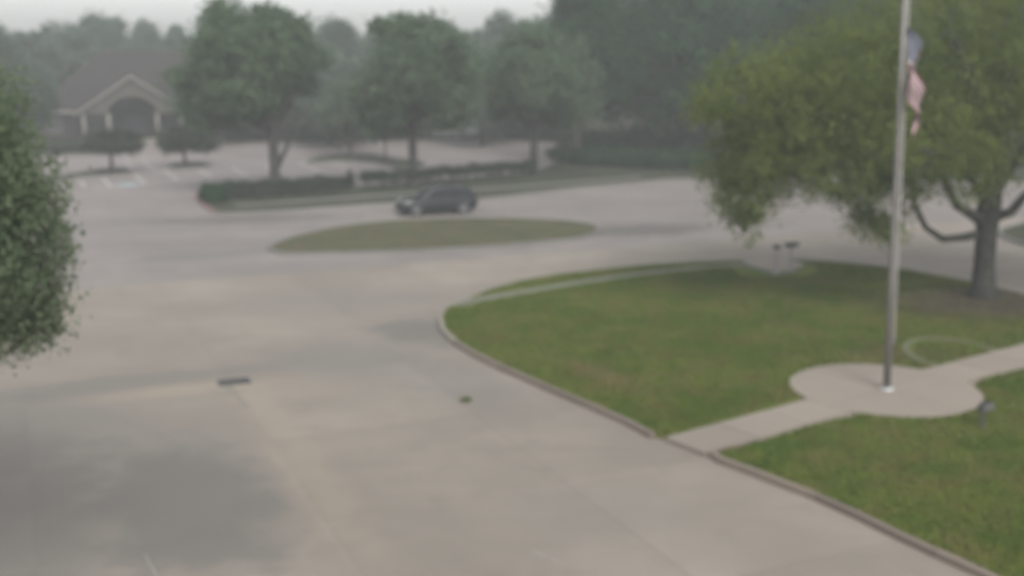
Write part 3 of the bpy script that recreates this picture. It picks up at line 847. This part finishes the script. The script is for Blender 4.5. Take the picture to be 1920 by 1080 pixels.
def hedge(p0, p1, h, zlow, label, seed, wd=.9, stem_every=1.1, N=9000):
    a, b = Vector(p0), Vector(p1); L = (b - a).length; ang = math.atan2((b - a).y, (b - a).x)
    root = setp(empty('hedge', (a.x, a.y, .09), ang), label, 'hedge', 'clipped hedges along the verge')
    link('foliage', box_leaves(0, L, -wd / 2, wd / 2, zlow, h, N, .17, M['leaf_hedge'], seed), root)
    k = 0; x = .3
    core = MB().box((L / 2, 0, (zlow + h) / 2), (L - .3, wd * .6, (h - zlow) * .75)); core.build('twigs', M['bark_far'], root)
    while x < L:
        MB().tube([(x, 0, -.02), (x + rng.uniform(-.1, .1), rng.uniform(-.1, .1), zlow + .2)], [.07, .05], 6).build('stem', M['bark_far'], root)
        x += stem_every * rng.uniform(.8, 1.25)
    return root
hedge(G(420, 376), G(632, 361), .95, .22, 'low clipped hedge on the left of the gap, foot of the forked tree', 3, N=8000)
hedge(G(682, 356), G(1000, 331), 1.0, .5, 'long clipped hedge with bare stems and gaps beneath, behind the dark car', 4, N=12000)
def shrub(X, Y, wd, h, label, seed, group='dark shrubs of the thicket', mat='leaf_bush', N=260, sy=1.0, name='shrub'):
    root = setp(empty(name, (X, Y, .05)), label, 'shrub', group)
    lb = [(0, 0, h * .5, wd * .42, wd * .42 * sy, h * .48)] + [(math.cos(a) * wd * .25, math.sin(a) * wd * .25 * sy, h * .4, wd * .25, wd * .25 * sy, h * .38) for a in (0.3, 1.7, 3.1, 4.6, 5.5)]
    me, _ = crown_mesh('foliage', lb, N, 10, .26, .17, M[mat], seed); link('foliage', me, root)
    mb = MB()
    for k in range(5):
        a = k * 1.26; mb.tube([(0, 0, -.05), (math.cos(a) * wd * .15, math.sin(a) * wd * .15, h * .4), (math.cos(a) * wd * .3, math.sin(a) * wd * .3, h * .7)], [.05, .04, .02], 5)
    mb.build('stems', M['bark_far'], root)
    return root
shrub(*G(398, 381), 1.5, 1.15, 'rounded dark bush at the left tip of the verge beside the red kerb', 5, None, 'leaf_dark', 420)
shrub(*G(643, 357), .7, .95, 'sparse little bush in the gap between the two hedges', 6, None, N=60)
shrub(*G(657, 357), .35, 1.5, 'thin upright sprig in the gap between the two hedges', 7, None, N=35, name='upright_shrub')
for i, (px, py, wd, h, lab) in enumerate((
    (1062, 305, 3.2, 1.7, 'leftmost dark shrub of the thicket, beside the car park'),
    (1105, 311, 3.6, 1.6, 'dark shrub of the thicket, second from the left'),
    (1150, 313, 3.6, 1.9, 'dark shrub of the thicket, third from the left'),
    (1195, 316, 3.4, 1.5, 'low dark shrub in the middle of the thicket'),
    (1240, 318, 3.8, 1.8, 'dark shrub of the thicket left of the oak foliage'),
    (1290, 318, 3.6, 1.7, 'dark shrub of the thicket half behind the oak foliage'),
    (1120, 292, 5.0, 2.6, 'tall dark shrub at the back of the thicket, left'),
    (1185, 290, 5.0, 3.0, 'tall dark shrub at the back of the thicket, middle'),
    (1260, 292, 5.4, 3.2, 'tall dark shrub at the back of the thicket, right'),
    (1345, 300, 5.4, 2.9, 'tall dark shrub behind the left edge of the oak'),
    (1430, 302, 5.4, 2.6, 'tall dark shrub behind the hanging tip of the oak'),
    (1520, 304, 5.4, 2.8, 'tall dark shrub across the road left of the flagpole'),
    (1620, 306, 5.4, 2.7, 'tall dark shrub across the road just left of the flagpole'),
    (1760, 308, 5.4, 2.6, 'tall dark shrub across the road left of the oak trunk'),
    (1890, 312, 5.4, 2.8, 'tall dark shrub across the road right of the oak trunk'))):
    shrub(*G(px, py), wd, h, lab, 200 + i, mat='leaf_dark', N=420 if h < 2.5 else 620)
# shrubs in front of the house
for i, (px, py, wd, h, lab) in enumerate(((110, 288, 4.2, 1.2, 'low bush at the far left of the house front'), (150, 287, 3.0, 1.1, 'low bush below the left porch column'), (182, 286, 2.8, 1.1, 'low bush between the left porch columns'),
    (212, 284, 2.4, 1.2, 'low bush just left of the porch walk'), (312, 281, 2.2, 1.8, 'bush right of the porch walk below the right column'), (335, 280, 2.6, 1.4, 'low bush under the right end of the porch'), (375, 280, 3.6, 1.3, 'low bush right of the porch by the car park'))):
    shrub(*G(px, py), wd, h, lab, 300 + i, 'low bushes in front of the house', N=200)
for i, (px, Y, wd, h, lab) in enumerate(((440, 121, 9, 2.4, 'dark bush mass at the car park edge behind the forked trunk'), (560, 122, 9, 2.2, 'dark bush at the car park edge left of the middle island trees'), (650, 124, 8, 1.8, 'dark bush behind the middle island at the car park edge'),
    (800, 123, 7, 2.0, 'dark bush at the car park edge left of the pale van'), (990, 124, 8, 2.6, 'dark bush at the car park edge right of the parked cars'))):
    X = XZ(px, 262, Y)[0]; shrub(X, Y, wd, h, lab, 320 + i, 'bushes along the far car park edge', N=420, sy=.35)

# weed on the driveway
wx, wy = G(873, 752)
wd_ = setp(empty('weed', (wx, wy, 0)), 'small green weed growing from a crack in the driveway', 'weed')
me, _ = crown_mesh('leaves', [(0, 0, .03, .12, .10, .04), (.07, .03, .02, .08, .06, .03)], 40, 6, .05, .08, M['leaf_oak'], 3); link('leaves', me, wd_)

# grass blades over the two lawns, denser towards the camera
def grass(name, poly, N, seed, label, zb=.10, hmax=.07, mat=None, avoid=()):
    r = np.random.default_rng(seed); P_ = np.array(poly); lo, hi = P_.min(0), P_.max(0)
    pts = r.random((N * 2, 2)) * (hi - lo) + lo
    keep = np.zeros(len(pts), bool); x, y = pts[:, 0], pts[:, 1]
    for i in range(len(poly)):
        x1, y1 = poly[i]; x2, y2 = poly[i - 1]
        c = ((y1 > y) != (y2 > y)) & (x < (x2 - x1) * (y - y1) / (y2 - y1 + 1e-12) + x1); keep ^= c
    px = 960 + FPX * x / (y * math.cos(PITCH) + CAM_H * math.sin(PITCH)); keep &= (px < 2050)
    keep &= np.hypot(x - PC[0], y - PC[1]) > PR + .03
    for (a, b, wd) in avoid:
        a, b = np.array(a), np.array(b); d = (b - a) / np.linalg.norm(b - a); q = pts - a
        s = q @ d; t = np.abs(q @ np.array([-d[1], d[0]])); keep &= ~((t < wd / 2 + .02) & (s > -.3) & (s < np.linalg.norm(b - a) + .3))
    keep &= ~((np.hypot((x - 10.9) / 1.6, (y - 45.2) / 1.8) < 1) | ((x > 9) & (x < 11.6) & (y > 43.2) & (y < 46)))
    rg = np.hypot((x - rc.x) / 1.37, (y - rc.y) / 1.95); keep &= ~((rg > .85) & (rg < 1.08))
    soil = np.hypot((x - 17.6) / 4.2, (y - 38.6) / 2.4) < 1; keep &= ~(soil & (r.random(len(x)) < .8))
    pts = pts[keep][:N]; n = len(pts)
    a = r.random(n) * 6.28; wdt = r.uniform(.012, .03, n); h = hmax * r.uniform(.5, 1.2, n)
    v = np.zeros((n, 4, 3)); ca, sa = np.cos(a) * wdt, np.sin(a) * wdt; lx, ly = r.normal(size=n) * .03, r.normal(size=n) * .03
    v[:, 0] = np.c_[pts[:, 0] - ca, pts[:, 1] - sa, np.full(n, zb - .01)]; v[:, 1] = np.c_[pts[:, 0] + ca, pts[:, 1] + sa, np.full(n, zb - .01)]
    v[:, 2] = np.c_[pts[:, 0] + lx + ca * .2, pts[:, 1] + ly + sa * .2, zb + h]; v[:, 3] = np.c_[pts[:, 0] + lx - ca * .2, pts[:, 1] + ly - sa * .2, zb + h]
    return setp(link(name, quads_mesh(name, v.reshape(-1, 3), mat)), label, 'grass', kind='stuff')
M['blade'] = M['lawn']
av = [(tuple(pl0), tuple(pl1), 1.28), (tuple(pr0), tuple(pr1 + dr2 * 8), 1.35)] + [(wk[i], wk[i + 1], .75) for i in range(len(wk) - 1)]
grass('lawn_grass', inset(L1, .14), 150000, 2, 'short mottled green grass of the large lawn behind the flagpole', mat=M['blade'], avoid=av)
grass('lawn_grass', inset(L2, .14), 60000, 3, 'short green grass of the lawn in the lower right corner', mat=M['blade'], avoid=av)

# ------------------------------------------------------------------ flagpole, flag, floodlight, mailboxes
PT = 11.6
fp = setp(empty('flagpole', (POLE[0], POLE[1], .12)), 'tall grey metal flagpole standing on the round concrete pad', 'flagpole')
TILT = R(-1.3); fp.rotation_euler = (0, TILT, 0)
MB().tube([(0, 0, 0), (0, 0, 3), (0, 0, 7), (0, 0, PT)], [.098, .086, .068, .045], 20).build('pole', M['metal'], fp, True)
MB().tube([(0, 0, 0), (0, 0, .02), (0, 0, .05), (0, 0, .07)], [.19, .19, .15, .115], 24).build('base_collar', M['bright_metal'], fp, True)
MB().tube([(0, 0, PT - .04), (0, 0, PT + .08)], [.07, .06], 12).build('truck', M['metal'], fp)
MB().ball((0, 0, PT + .2), .13, 14, 8).build('finial_ball', M['bright_metal'], fp, True)
hl = MB(); hl.tube([(.13, -.02, 1.35), (.11, -.02, 6), (.08, -.02, PT - .02)], .008, 5); hl.tube([(.12, -.05, 1.35), (.12, -.05, 6), (.08, -.05, PT - .02)], .008, 5)
hl.build('halyard', M['rope'], fp)
MB().box((.12, -.03, 1.3), (.05, .05, .18)).build('cleat', M['metal'], fp)

# limp flag: a bunched cloth that falls along the pole
FZ = XZ(1690, 50, POLE[1])[1]
fl = setp(empty('flag', (POLE[0] + .10 - (FZ - .1) * .0227, POLE[1] - .04, FZ)), 'red and white striped flag with starred blue corner hanging limp on the flagpole', 'flag')
fl.rotation_euler = (0, TILT, 0)
HO, FLY = 1.45, 2.5
def cloth(u, v):
    """u along the fly, v down the hoist, both 0..1"""
    fall = 1.45 * u ** 1.15
    z = -v * HO * (1 - .12 * u) - fall
    spread = .10 + .66 * (1 - math.exp(-3.2 * u)) * (1 - .35 * v * u) * math.exp(-.15 * u)
    ph = 7.5 * u + 3.2 * v
    x = spread * (.62 + .42 * math.sin(ph - .6)) + .10 * math.sin(v * 5 + u * 3)* u
    y = -.05 - .26 * math.cos(ph * 1.0 + .4) * min(1, u * 4) + .05 * math.sin(7 * v + 3 * u)
    return Vector((x - .09, y, z))
def cloth_piece(u0, u1, v0, v1, nu, nv):
    vs = []; fs = []
    for j in range(nv + 1):
        for i in range(nu + 1): vs.append(cloth(u0 + (u1 - u0) * i / nu, v0 + (v1 - v0) * j / nv))
    for j in range(nv):
        for i in range(nu):
            a = j * (nu + 1) + i; fs.append((a, a + 1, a + nu + 2, a + nu + 1))
    return MB().add(vs, fs)
for k in range(13):
    u0 = .4 if k < 7 else 0
    cloth_piece(u0, 1, k / 13, (k + 1) / 13, 48, 2).build('stripe', M['flag_red'] if k % 2 == 0 else M['flag_white'], fl, True)
ca = cloth_piece(0, .4, 0, 7 / 13, 24, 10).build('canton', M['flag_blue'], fl, True)
mb = MB()
for row in range(9):
    for cidx in range(6 if row % 2 == 0 else 5):
        cu = (.4 / 12) * (1 + 2 * cidx + (row % 2)); cv = (7 / 13) * (row + 1) / 10
        for side in (-1, 1):
            vs = []
            for q in range(10):
                a = math.pi / 2 + q * math.pi / 5; rr = (.042 if q % 2 == 0 else .017)
                u_, v_ = cu + rr * math.cos(a) / FLY, cv - rr * math.sin(a) / HO
                p = cloth(u_, v_); e1 = cloth(u_ + .004, v_) - p; e2 = cloth(u_, v_ + .004) - p
                vs.append(p + e1.cross(e2).normalized() * .006 * side)
            mb.add(vs, [tuple(range(10))])
setp(mb.build('stars', M['flag_white'], ca), kind='stuff')

# floodlight on a short post
fx, fy = G(1842, 800, .1)
fd = setp(empty('floodlight', (fx, fy, .1), R(20)), 'small dark floodlight on a short post at the right edge of the round pad', 'floodlight')
MB().tube([(0, 0, -.02), (0, 0, .34)], [.035, .03], 10).build('post', M['iron'], fd)
MB().box((0, 0, .015), (.14, .14, .03)).build('base_plate', M['iron'], fd)
hd = MB().box((.08, 0, .50), (.34, .20, .17), taper=.82).build('lamp_head', M['iron'], fd, bevel=.015)
MB().box((.08, -.012, .588), (.24, .13, .012)).build('lens', M['carglass'], hd)
yk = MB(); yk.box((-.10, 0, .42), (.02, .04, .2)); yk.box((.04, 0, .345), (.28, .04, .02)); yk.box((.255, 0, .42), (.02, .04, .16)); yk.build('bracket', M['iron'], fd)
MB().box((-.12, -.02, .46), (.07, .12, .16)).build('ballast_box', M['blackbox'], fd, bevel=.01)

# two post boxes
def postbox(px, py, top_h, head, wid, label, dz):
    x, y = G(px, py, .11)
    rt = setp(empty('mailbox', (x, y, .11), R(18)), label, 'mailbox', None)
    MB().tube([(0, 0, -.02), (0, 0, top_h - head)], [.05, .05], 8).build('post', M['greypost'], rt)
    MB().box((0, 0, .02), (.2, .2, .04)).build('base_plate', M['greypost'], rt)
    b = MB(); w2 = wid / 2; prof = [(-.1, 0), (.1, 0), (.1, head * .55)] + [(.1 * math.cos(R(a)), head * .55 + head * .45 * math.sin(R(a))) for a in (30, 60, 90, 120, 150)] + [(-.1, head * .55)]
    n = len(prof); vs = [(-w2, p[0], top_h - head + p[1]) for p in prof] + [(w2, p[0], top_h - head + p[1]) for p in prof]
    b.add(vs, [tuple(range(n)), tuple(range(2 * n - 1, n - 1, -1))] + [(i, (i + 1) % n, (i + 1) % n + n, i + n) for i in range(n)])
    bx = b.build('box', M['blackbox'], rt)
    MB().box((w2 + .008, 0, top_h - head * .5), (.016, .17, head * .8)).build('door', M['blackbox'], rt)
    MB().box((0, 0, top_h - head - .015), (wid * .8, .16, .03)).build('bracket', M['greypost'], rt)
postbox(1454, 514, 1.2, .17, .20, 'small dark box on a slim grey post, left of the wider box by the road', 0)
postbox(1482, 508, 1.18, .19, .54, 'wider dark mailbox on a grey post by the road, right of the smaller box', 0)

# ------------------------------------------------------------------ cars
def car(loc, rz, label, paint, L=4.3, W=1.76, Hh=1.5, group=None, name='hatchback_car', kind='hatch'):
    rt = setp(empty(name, loc, rz), label, 'car', group)
    hw = W / 2
    # lower body: sections along x (front is +x)
    st = [  # x, z bottom, z shoulder, half width, z top
        (.50, .34, .50, .62, .62), (.485, .24, .56, .78, .68), (.44, .20, .62, .90, .76), (.36, .19, .68, .97, .84), (.26, .18, .73, 1.0, .90), (.17, .18, .77, 1.0, .95),
        (0, .18, .79, 1.0, .97), (-.2, .18, .81, 1.0, .98), (-.34, .19, .83, .99, .99), (-.43, .22, .84, .95, .99), (-.48, .27, .82, .88, .97), (-.50, .36, .74, .78, .90)]
    vs = []; n = 12; k = Hh / 1.5
    for (fx_, zb, zs, wf, zt) in st:
        y = hw * wf; zb *= k; zs *= k; zt *= k; x = fx_ * L
        sec = [(0, zb), (y * .80, zb), (y * .94, zb + .07), (y * .98, zb + .2), (y, (zb + zs) / 2 + .03), (y * .97, zs), (y * .86, zt - .015), (y * .5, zt + .012), (0, zt + .02)]
        full = sec + [(-a, b) for a, b in sec[-2:0:-1]]
        n = len(full); vs += [(x, a, b) for a, b in full]
    fs = [tuple(range(n)), tuple(range(len(vs) - 1, len(vs) - 1 - n, -1))]
    for i in range(len(st) - 1):
        for q in range(n): fs.append((i * n + q, i * n + (q + 1) % n, (i + 1) * n + (q + 1) % n, (i + 1) * n + q))
    MB().add(vs, fs).build('body', paint, rt, True)
    # cabin
    if kind == 'hatch': cab = [(.235, .93), (.09, 1.36), (.0, 1.47), (-.15, 1.50), (-.30, 1.47), (-.40, 1.38), (-.475, 1.0)]
    else: cab = [(.30, .95), (.22, 1.36), (.16, 1.47), (-.1, 1.5), (-.38, 1.5), (-.46, 1.46), (-.49, 1.0)]
    cab = [(a * L, b * k) for a, b in cab]
    def hy(z): t = (z - .9 * k) / (.6 * k); return hw * (.90 - .20 * t)
    vs = [(a, hy(b), b) for a, b in cab] + [(a, -hy(b), b) for a, b in cab]; m = len(cab)
    cm = MB().add(vs, [tuple(range(m)), tuple(range(2 * m - 1, m - 1, -1))] + [(i, i + 1, i + 1 + m, i + m) for i in range(m - 1)] + [(m - 1, 0, m, 2 * m - 1)])
    cm.build('cabin', paint, rt, False, bevel=.03)
    # glass, set 6 mm proud of the cabin
    def P(a, b, sgn, o=.008): return (a * L, sgn * (hy(b * k) + o), b * k)
    if kind == 'hatch': wins = [[(.17, .99), (.085, 1.30), (.0, 1.41), (-.055, 1.43), (-.055, .99)], [(-.075, .99), (-.075, 1.43), (-.26, 1.42), (-.30, .99)], [(-.32, 1.02), (-.285, 1.40), (-.37, 1.34), (-.425, 1.04)]]
    else: wins = [[(.26, .99), (.20, 1.32), (.13, 1.41), (.02, 1.43), (.02, .99)], [(0, .99), (0, 1.43), (-.22, 1.43), (-.22, .99)], [(-.24, .99), (-.24, 1.43), (-.45, 1.41), (-.46, 1.0)]]
    for sgn in (-1, 1):
        for wv in wins: MB().plate([P(a, b, sgn) for a, b in wv], (0, sgn, .2), .006).build('side_window', M['carglass'], rt)
    def cross(i, j, t0, t1, wf, nm, mat):
        a, b = Vector((cab[i][0], 0, cab[i][1])), Vector((cab[j][0], 0, cab[j][1])); p, q = a.lerp(b, t0), a.lerp(b, t1)
        nn = Vector((-(q - p).z, 0, (q - p).x)).normalized()
        if nn.z < 0: nn = -nn
        hp, hq = hy(p.z) * wf, hy(q.z) * wf
        MB().plate([tuple(p + nn * .01 + Vector((0, hp, 0))), tuple(q + nn * .01 + Vector((0, hq, 0))), tuple(q + nn * .01 - Vector((0, hq, 0))), tuple(p + nn * .01 - Vector((0, hp, 0)))], nn, .006).build(nm, mat, rt)
    cross(0, 1, .12, .96, .9, 'windscreen', M['carglass']); cross(m - 1, m - 2, .25, .92, .85, 'rear_window', M['carglass'])
    # windscreen pillars: pale tubes paint in the bright lit edge
    for sgn in (-1, 1):
        MB().tube([(.235 * L, sgn * hy(.95 * k), .97 * k), (.09 * L, sgn * hy(1.36 * k), 1.385 * k), (0, sgn * hy(1.47 * k), 1.492 * k)] if kind == 'hatch' else [(.3 * L, sgn * hy(.95 * k), .97 * k), (.22 * L, sgn * hy(1.36 * k), 1.385 * k)], .022, 6).build('pillar_highlight', M['rim'], rt)
    # wheels
    R_ = .315 * k if kind == 'hatch' else .33
    for fx_ in (.315, -.30):
        for sgn in (-1, 1):
            wx_, wy_ = fx_ * L, sgn * (hw - .10)
            MB().tube([(wx_, sgn * (hw - .22), R_ + .02), (wx_, sgn * (hw - .002), R_ + .02)], R_ + .06, 22).build('wheel_arch', M['black'], rt)
            ty = MB(); ty.tube([(wx_, wy_ - .10, R_), (wx_, wy_ - .08, R_), (wx_, wy_ + .09, R_), (wx_, wy_ + .108, R_)], [R_ * .93, R_, R_, R_ * .93], 24)
            wh = ty.build('wheel', M['black'], rt, True)
            rm = MB(); yo = wy_ + sgn * .11
            rm.tube([(wx_, yo - sgn * .02, R_), (wx_, yo + sgn * .006, R_)], [R_ * .66, R_ * .64], 20)
            rm.build('rim', M['rim'], wh)
            sp = MB()
            for q in range(5):
                a = q * 2 * math.pi / 5; sp.add([(wx_ + math.cos(a + d) * r2, yo + sgn * .012, R_ + math.sin(a + d) * r2) for d, r2 in ((.28, R_ * .2), (.28, R_ * .55), (.9, R_ * .55))], [(0, 1, 2)])
            sp.build('spoke_gap_shade', M['black'], wh)  # black triangles on the rim, coloured for the shade between spokes
    # lights, grille, plate, handles, mirrors, bumpers
    for sgn in (-1, 1):
        MB().plate([(.47 * L, sgn * .62 * hw, .72 * k), (.44 * L, sgn * .84 * hw, .80 * k), (.35 * L, sgn * .955 * hw, .86 * k), (.39 * L, sgn * .955 * hw, .78 * k), (.455 * L, sgn * .84 * hw, .69 * k)], (.5, sgn * .6, .55), .022).build('headlight', M['lens'], rt)
        MB().plate([(-.487 * L, sgn * .62 * hw, .93 * k), (-.455 * L, sgn * .93 * hw, .93 * k), (-.462 * L, sgn * .94 * hw, .72 * k), (-.492 * L, sgn * .64 * hw, .74 * k)], (-.7, sgn * .5, 0), .02).build('tail_light', M['redlens'], rt)
        mr = MB().ball((.17 * L, sgn * (hw + .06), 1.0 * k), .11, 10, 6, (.6, .8, .7)); mr.build('side_mirror', paint, rt, True)
        for hx in (-.03, -.24): MB().box((hx * L, sgn * (hw + .004), .86 * k), (.17, .03, .03)).build('door_handle', paint, rt)
        MB().box((-.0 * L, sgn * (hw * .975), .24 * k), (L * .42, .05, .07)).build('sill', M['black'], rt)
    MB().box((.497 * L, 0, .50 * k), (.04, W * .55, .12)).build('grille', M['black'], rt, bevel=.01)
    MB().box((-.50 * L, 0, .62 * k), (.03, .5, .12)).build('number_plate', M['white_car'], rt)
    MB().box((.50 * L, 0, .33 * k), (.04, W * .7, .10)).build('bumper', M['black'], rt, bevel=.01)
    return rt
cw1, cw2 = Vector(G(789, 406)), Vector(G(878, 400))
cc_ = (Vector(G(816, 403)) + Vector((.1, .35)))
car((cc_[0] - .08, cc_[1] + .3, 0), math.pi + R(22), 'dark compact hatchback driving past the median island', M['carpaint'], L=4.45, W=1.76, Hh=1.53)
X, Y = G(873, 261); car((X, Y + 1.5, 0), R(-75), 'pale van parked end-on at the far edge of the car park', M['silver'], 4.6, 1.9, 1.9, 'vehicles at the far edge of the car park', 'parked_van', 'van')
X, Y = G(912, 261); car((X, Y + 1.0, 0), R(200), 'dark car parked just right of the pale van', M['carpaint'], 4.3, 1.75, 1.45, 'vehicles at the far edge of the car park', 'parked_car')
X, Y = G(832, 261); car((X, Y + 1.0, 0), R(-20), 'silver grey car parked just left of the pale van', M['silver'], 4.3, 1.75, 1.4, 'vehicles at the far edge of the car park', 'parked_car')

# ------------------------------------------------------------------ house with gabled porch
HX, HY = G(160, 269)
HA = R(20)
ho = setp(empty('house', (HX, HY, 0), HA), 'low brown-roofed building with a gabled, arched and white-columned porch', 'building')
ho['category'] = 'building'
SP = 9.4; CX = SP / 2 + .1; PZ = 6.75; EZ = 2.95; PD = 5.0
# main body
bx0, bx1, by0, by1 = -5.0, 19, PD, PD + 15
wl_ = MB().box(((bx0 + bx1) / 2, (by0 + by1) / 2, 1.55), (bx1 - bx0, by1 - by0, 3.1)).build('wall', M['brick'], ho)
ov = .7; ez = 3.05; rz_ = 9.4; ry = (by0 + by1) / 2; hip = 7.5
rv = [(bx0 - ov, by0 - ov, ez), (bx1 + ov, by0 - ov, ez), (bx1 + ov, by1 + ov, ez), (bx0 - ov, by1 + ov, ez), (bx0 + hip, ry, rz_), (bx1 - hip, ry, rz_)]
rf = MB().add(rv, [(0, 1, 5, 4), (1, 2, 5), (2, 3, 4, 5), (3, 0, 4), (0, 3, 2, 1)]).build('roof', M['roof'], ho)
gt = MB()
gt.box(((bx0 - ov + .1 + CX - SP / 2 - 1.1) / 2, by0 - ov - .05, ez - .06), (CX - SP / 2 - 1.1 - bx0 + ov - .1, .12, .2)); gt.build('gutter', M['white_trim'], ho)
MB().box(((bx1 + ov + CX + SP / 2 + 1.1) / 2, by0 - ov - .05, ez - .06), (bx1 + ov - CX - SP / 2 - 1.2, .12, .2)).build('gutter', M['white_trim'], ho)
# courses of shingles as slightly proud strips on the front slope
for k in range(1, 9):
    t = k / 9; y = by0 - ov + (ry - by0 + ov) * t; z = ez + (rz_ - ez) * t; xl, xr_ = bx0 - ov + (hip + ov) * t, bx1 + ov - (hip + ov) * t
    MB().box(((xl + xr_) / 2, y - .02, z + .015), (xr_ - xl - .1, .16, .05)).build('shingle_course', M['roof'], rf)
# gable front wall with arch and side openings
y0 = 0.0; th = .35; mb = MB()
ar = 2.42; az = EZ + .05
def gz(x): return PZ - .12 - (PZ - EZ) / (SP / 2 + 1.0) * abs(x - CX)
xs = [-.35 + (CX + .35) * 2 * k / 60 for k in range(61)]
for a, b in zip(xs, xs[1:]):
    def low(x): return az + math.sqrt(max(0, ar * ar - (x - CX) ** 2)) * .74 - .15 if abs(x - CX) < ar else az - .05
    la, lb_ = low(a), low(b); ha, hb = max(gz(a), la + .05), max(gz(b), lb_ + .05)
    v = [(a, y0, la), (b, y0, lb_), (b, y0, hb), (a, y0, ha), (a, y0 + th, la), (b, y0 + th, lb_), (b, y0 + th, hb), (a, y0 + th, ha)]
    mb.add(v, [(0, 1, 2, 3), (7, 6, 5, 4), (0, 4, 5, 1), (3, 2, 6, 7)])
mb.build('gable_wall', M['wall'], ho)
gr = MB(); hs = SP / 2 + 1.0
for sg in (-1, 1):
    e = (CX + sg * hs, EZ - .05)
    v = [(CX, -.45, PZ), (CX, PD + 6, PZ), (e[0], PD + 6, e[1]), (e[0], -.45, e[1])]
    nn = Vector((sg * (PZ - e[1]), 0, hs)).normalized()
    gr.plate(v, nn, .12)
gr.build('porch_roof', M['roof'], ho)
for sg in (-1, 1):
    v = [(CX, -.50, PZ + .10), (CX + sg * (hs + .05), -.50, EZ + .03), (CX + sg * (hs + .05), -.50, EZ - .19), (CX, -.50, PZ - .12)]
    MB().plate(v, (0, 1, 0), .04).build('barge_board', M['white_trim'], ho)
MB().box((CX, .17, EZ - .10), (1, .1, .01)).build('keystone', M['white_trim'], ho)
cols = (0, 2.42, CX * 2 - 2.42, CX * 2)
for cx in cols:
    c_ = MB().tube([(cx, .17, .5), (cx, .17, EZ - .1)], [.20, .17], 14).build('column', M['white_trim'], ho, True)
    MB().box((cx, .17, .25), (.62, .62, .5)).build('pedestal', M['white_trim'], c_)
    MB().box((cx, .17, EZ - .06), (.5, .5, .1)).build('capital', M['white_trim'], c_)
MB().box((CX, PD / 2, .06), (SP + 1.2, PD + .6, .14)).build('porch_floor', M['path'], ho)
dd_ = MB().box((CX + .3, PD - .03, 1.2), (1.9, .08, 2.3)).build('door', M['door'], ho)
for sx in (-.45, .45): MB().box((CX + .3 + sx, PD - .08, 1.35), (.6, .03, 1.7)).build('pane', M['dark_glass'], dd_)
for wx_ in (-3.0, 1.2, 8.6, 11.8, 15.0, 18.2):
    wf = MB().box((wx_, PD - .03, 1.65), (1.5, .08, 1.5)).build('window', M['white_trim'], ho)
    for sx in (-.36, .36): MB().box((wx_ + sx, PD - .08, 1.65), (.64, .03, 1.32)).build('pane', M['dark_glass'], wf)
# pale building glimpsed below the crowns
X, z_ = XZ(722, 245, 138)
pb = setp(empty('pale_building', (X, 138, -.04), R(12)), 'pale low building glimpsed between trunks behind the middle parking island', 'building')
MB().box((0, 3, 1.6), (6.2, 6, 3.2)).build('wall', M['pale_wall'], pb)
MB().add([(-3.5, -.4, 3.2), (3.5, -.4, 3.2), (3.5, 6.4, 3.2), (-3.5, 6.4, 3.2), (-1.5, 3, 4.9), (1.5, 3, 4.9)], [(0, 1, 5, 4), (1, 2, 5), (2, 3, 4, 5), (3, 0, 4), (0, 3, 2, 1)]).build('roof', M['roof'], pb)
for wx_ in (-1.9, 0, 1.9): 
    wf = MB().box((wx_, -.02, 1.7), (1.0, .06, 1.2)).build('window', M['white_trim'], pb)
    MB().box((wx_, -.06, 1.7), (.84, .03, 1.04)).build('pane', M['dark_glass'], wf)

# ------------------------------------------------------------------ haze
hz = MB().box((0, 595, 8.05), (1900, 1210, 18.3)).mesh('haze')
hm = bpy.data.materials.new('haze_air'); hm.use_nodes = True
hn = hm.node_tree.nodes; hn.clear()
pv = hn.new("ShaderNodeVolumePrincipled"); pv.inputs["Color"].default_value = (.93, .96, .96, 1); pv.inputs["Density"].default_value = HAZE
ou = hn.new("ShaderNodeOutputMaterial"); hm.node_tree.links.new(pv.outputs[0], ou.inputs["Volume"])
setp(link('haze', hz, None, hm), kind='stuff')
hm.cycles.homogeneous_volume = True if hasattr(hm, 'cycles') and hasattr(hm.cycles, 'homogeneous_volume') else True
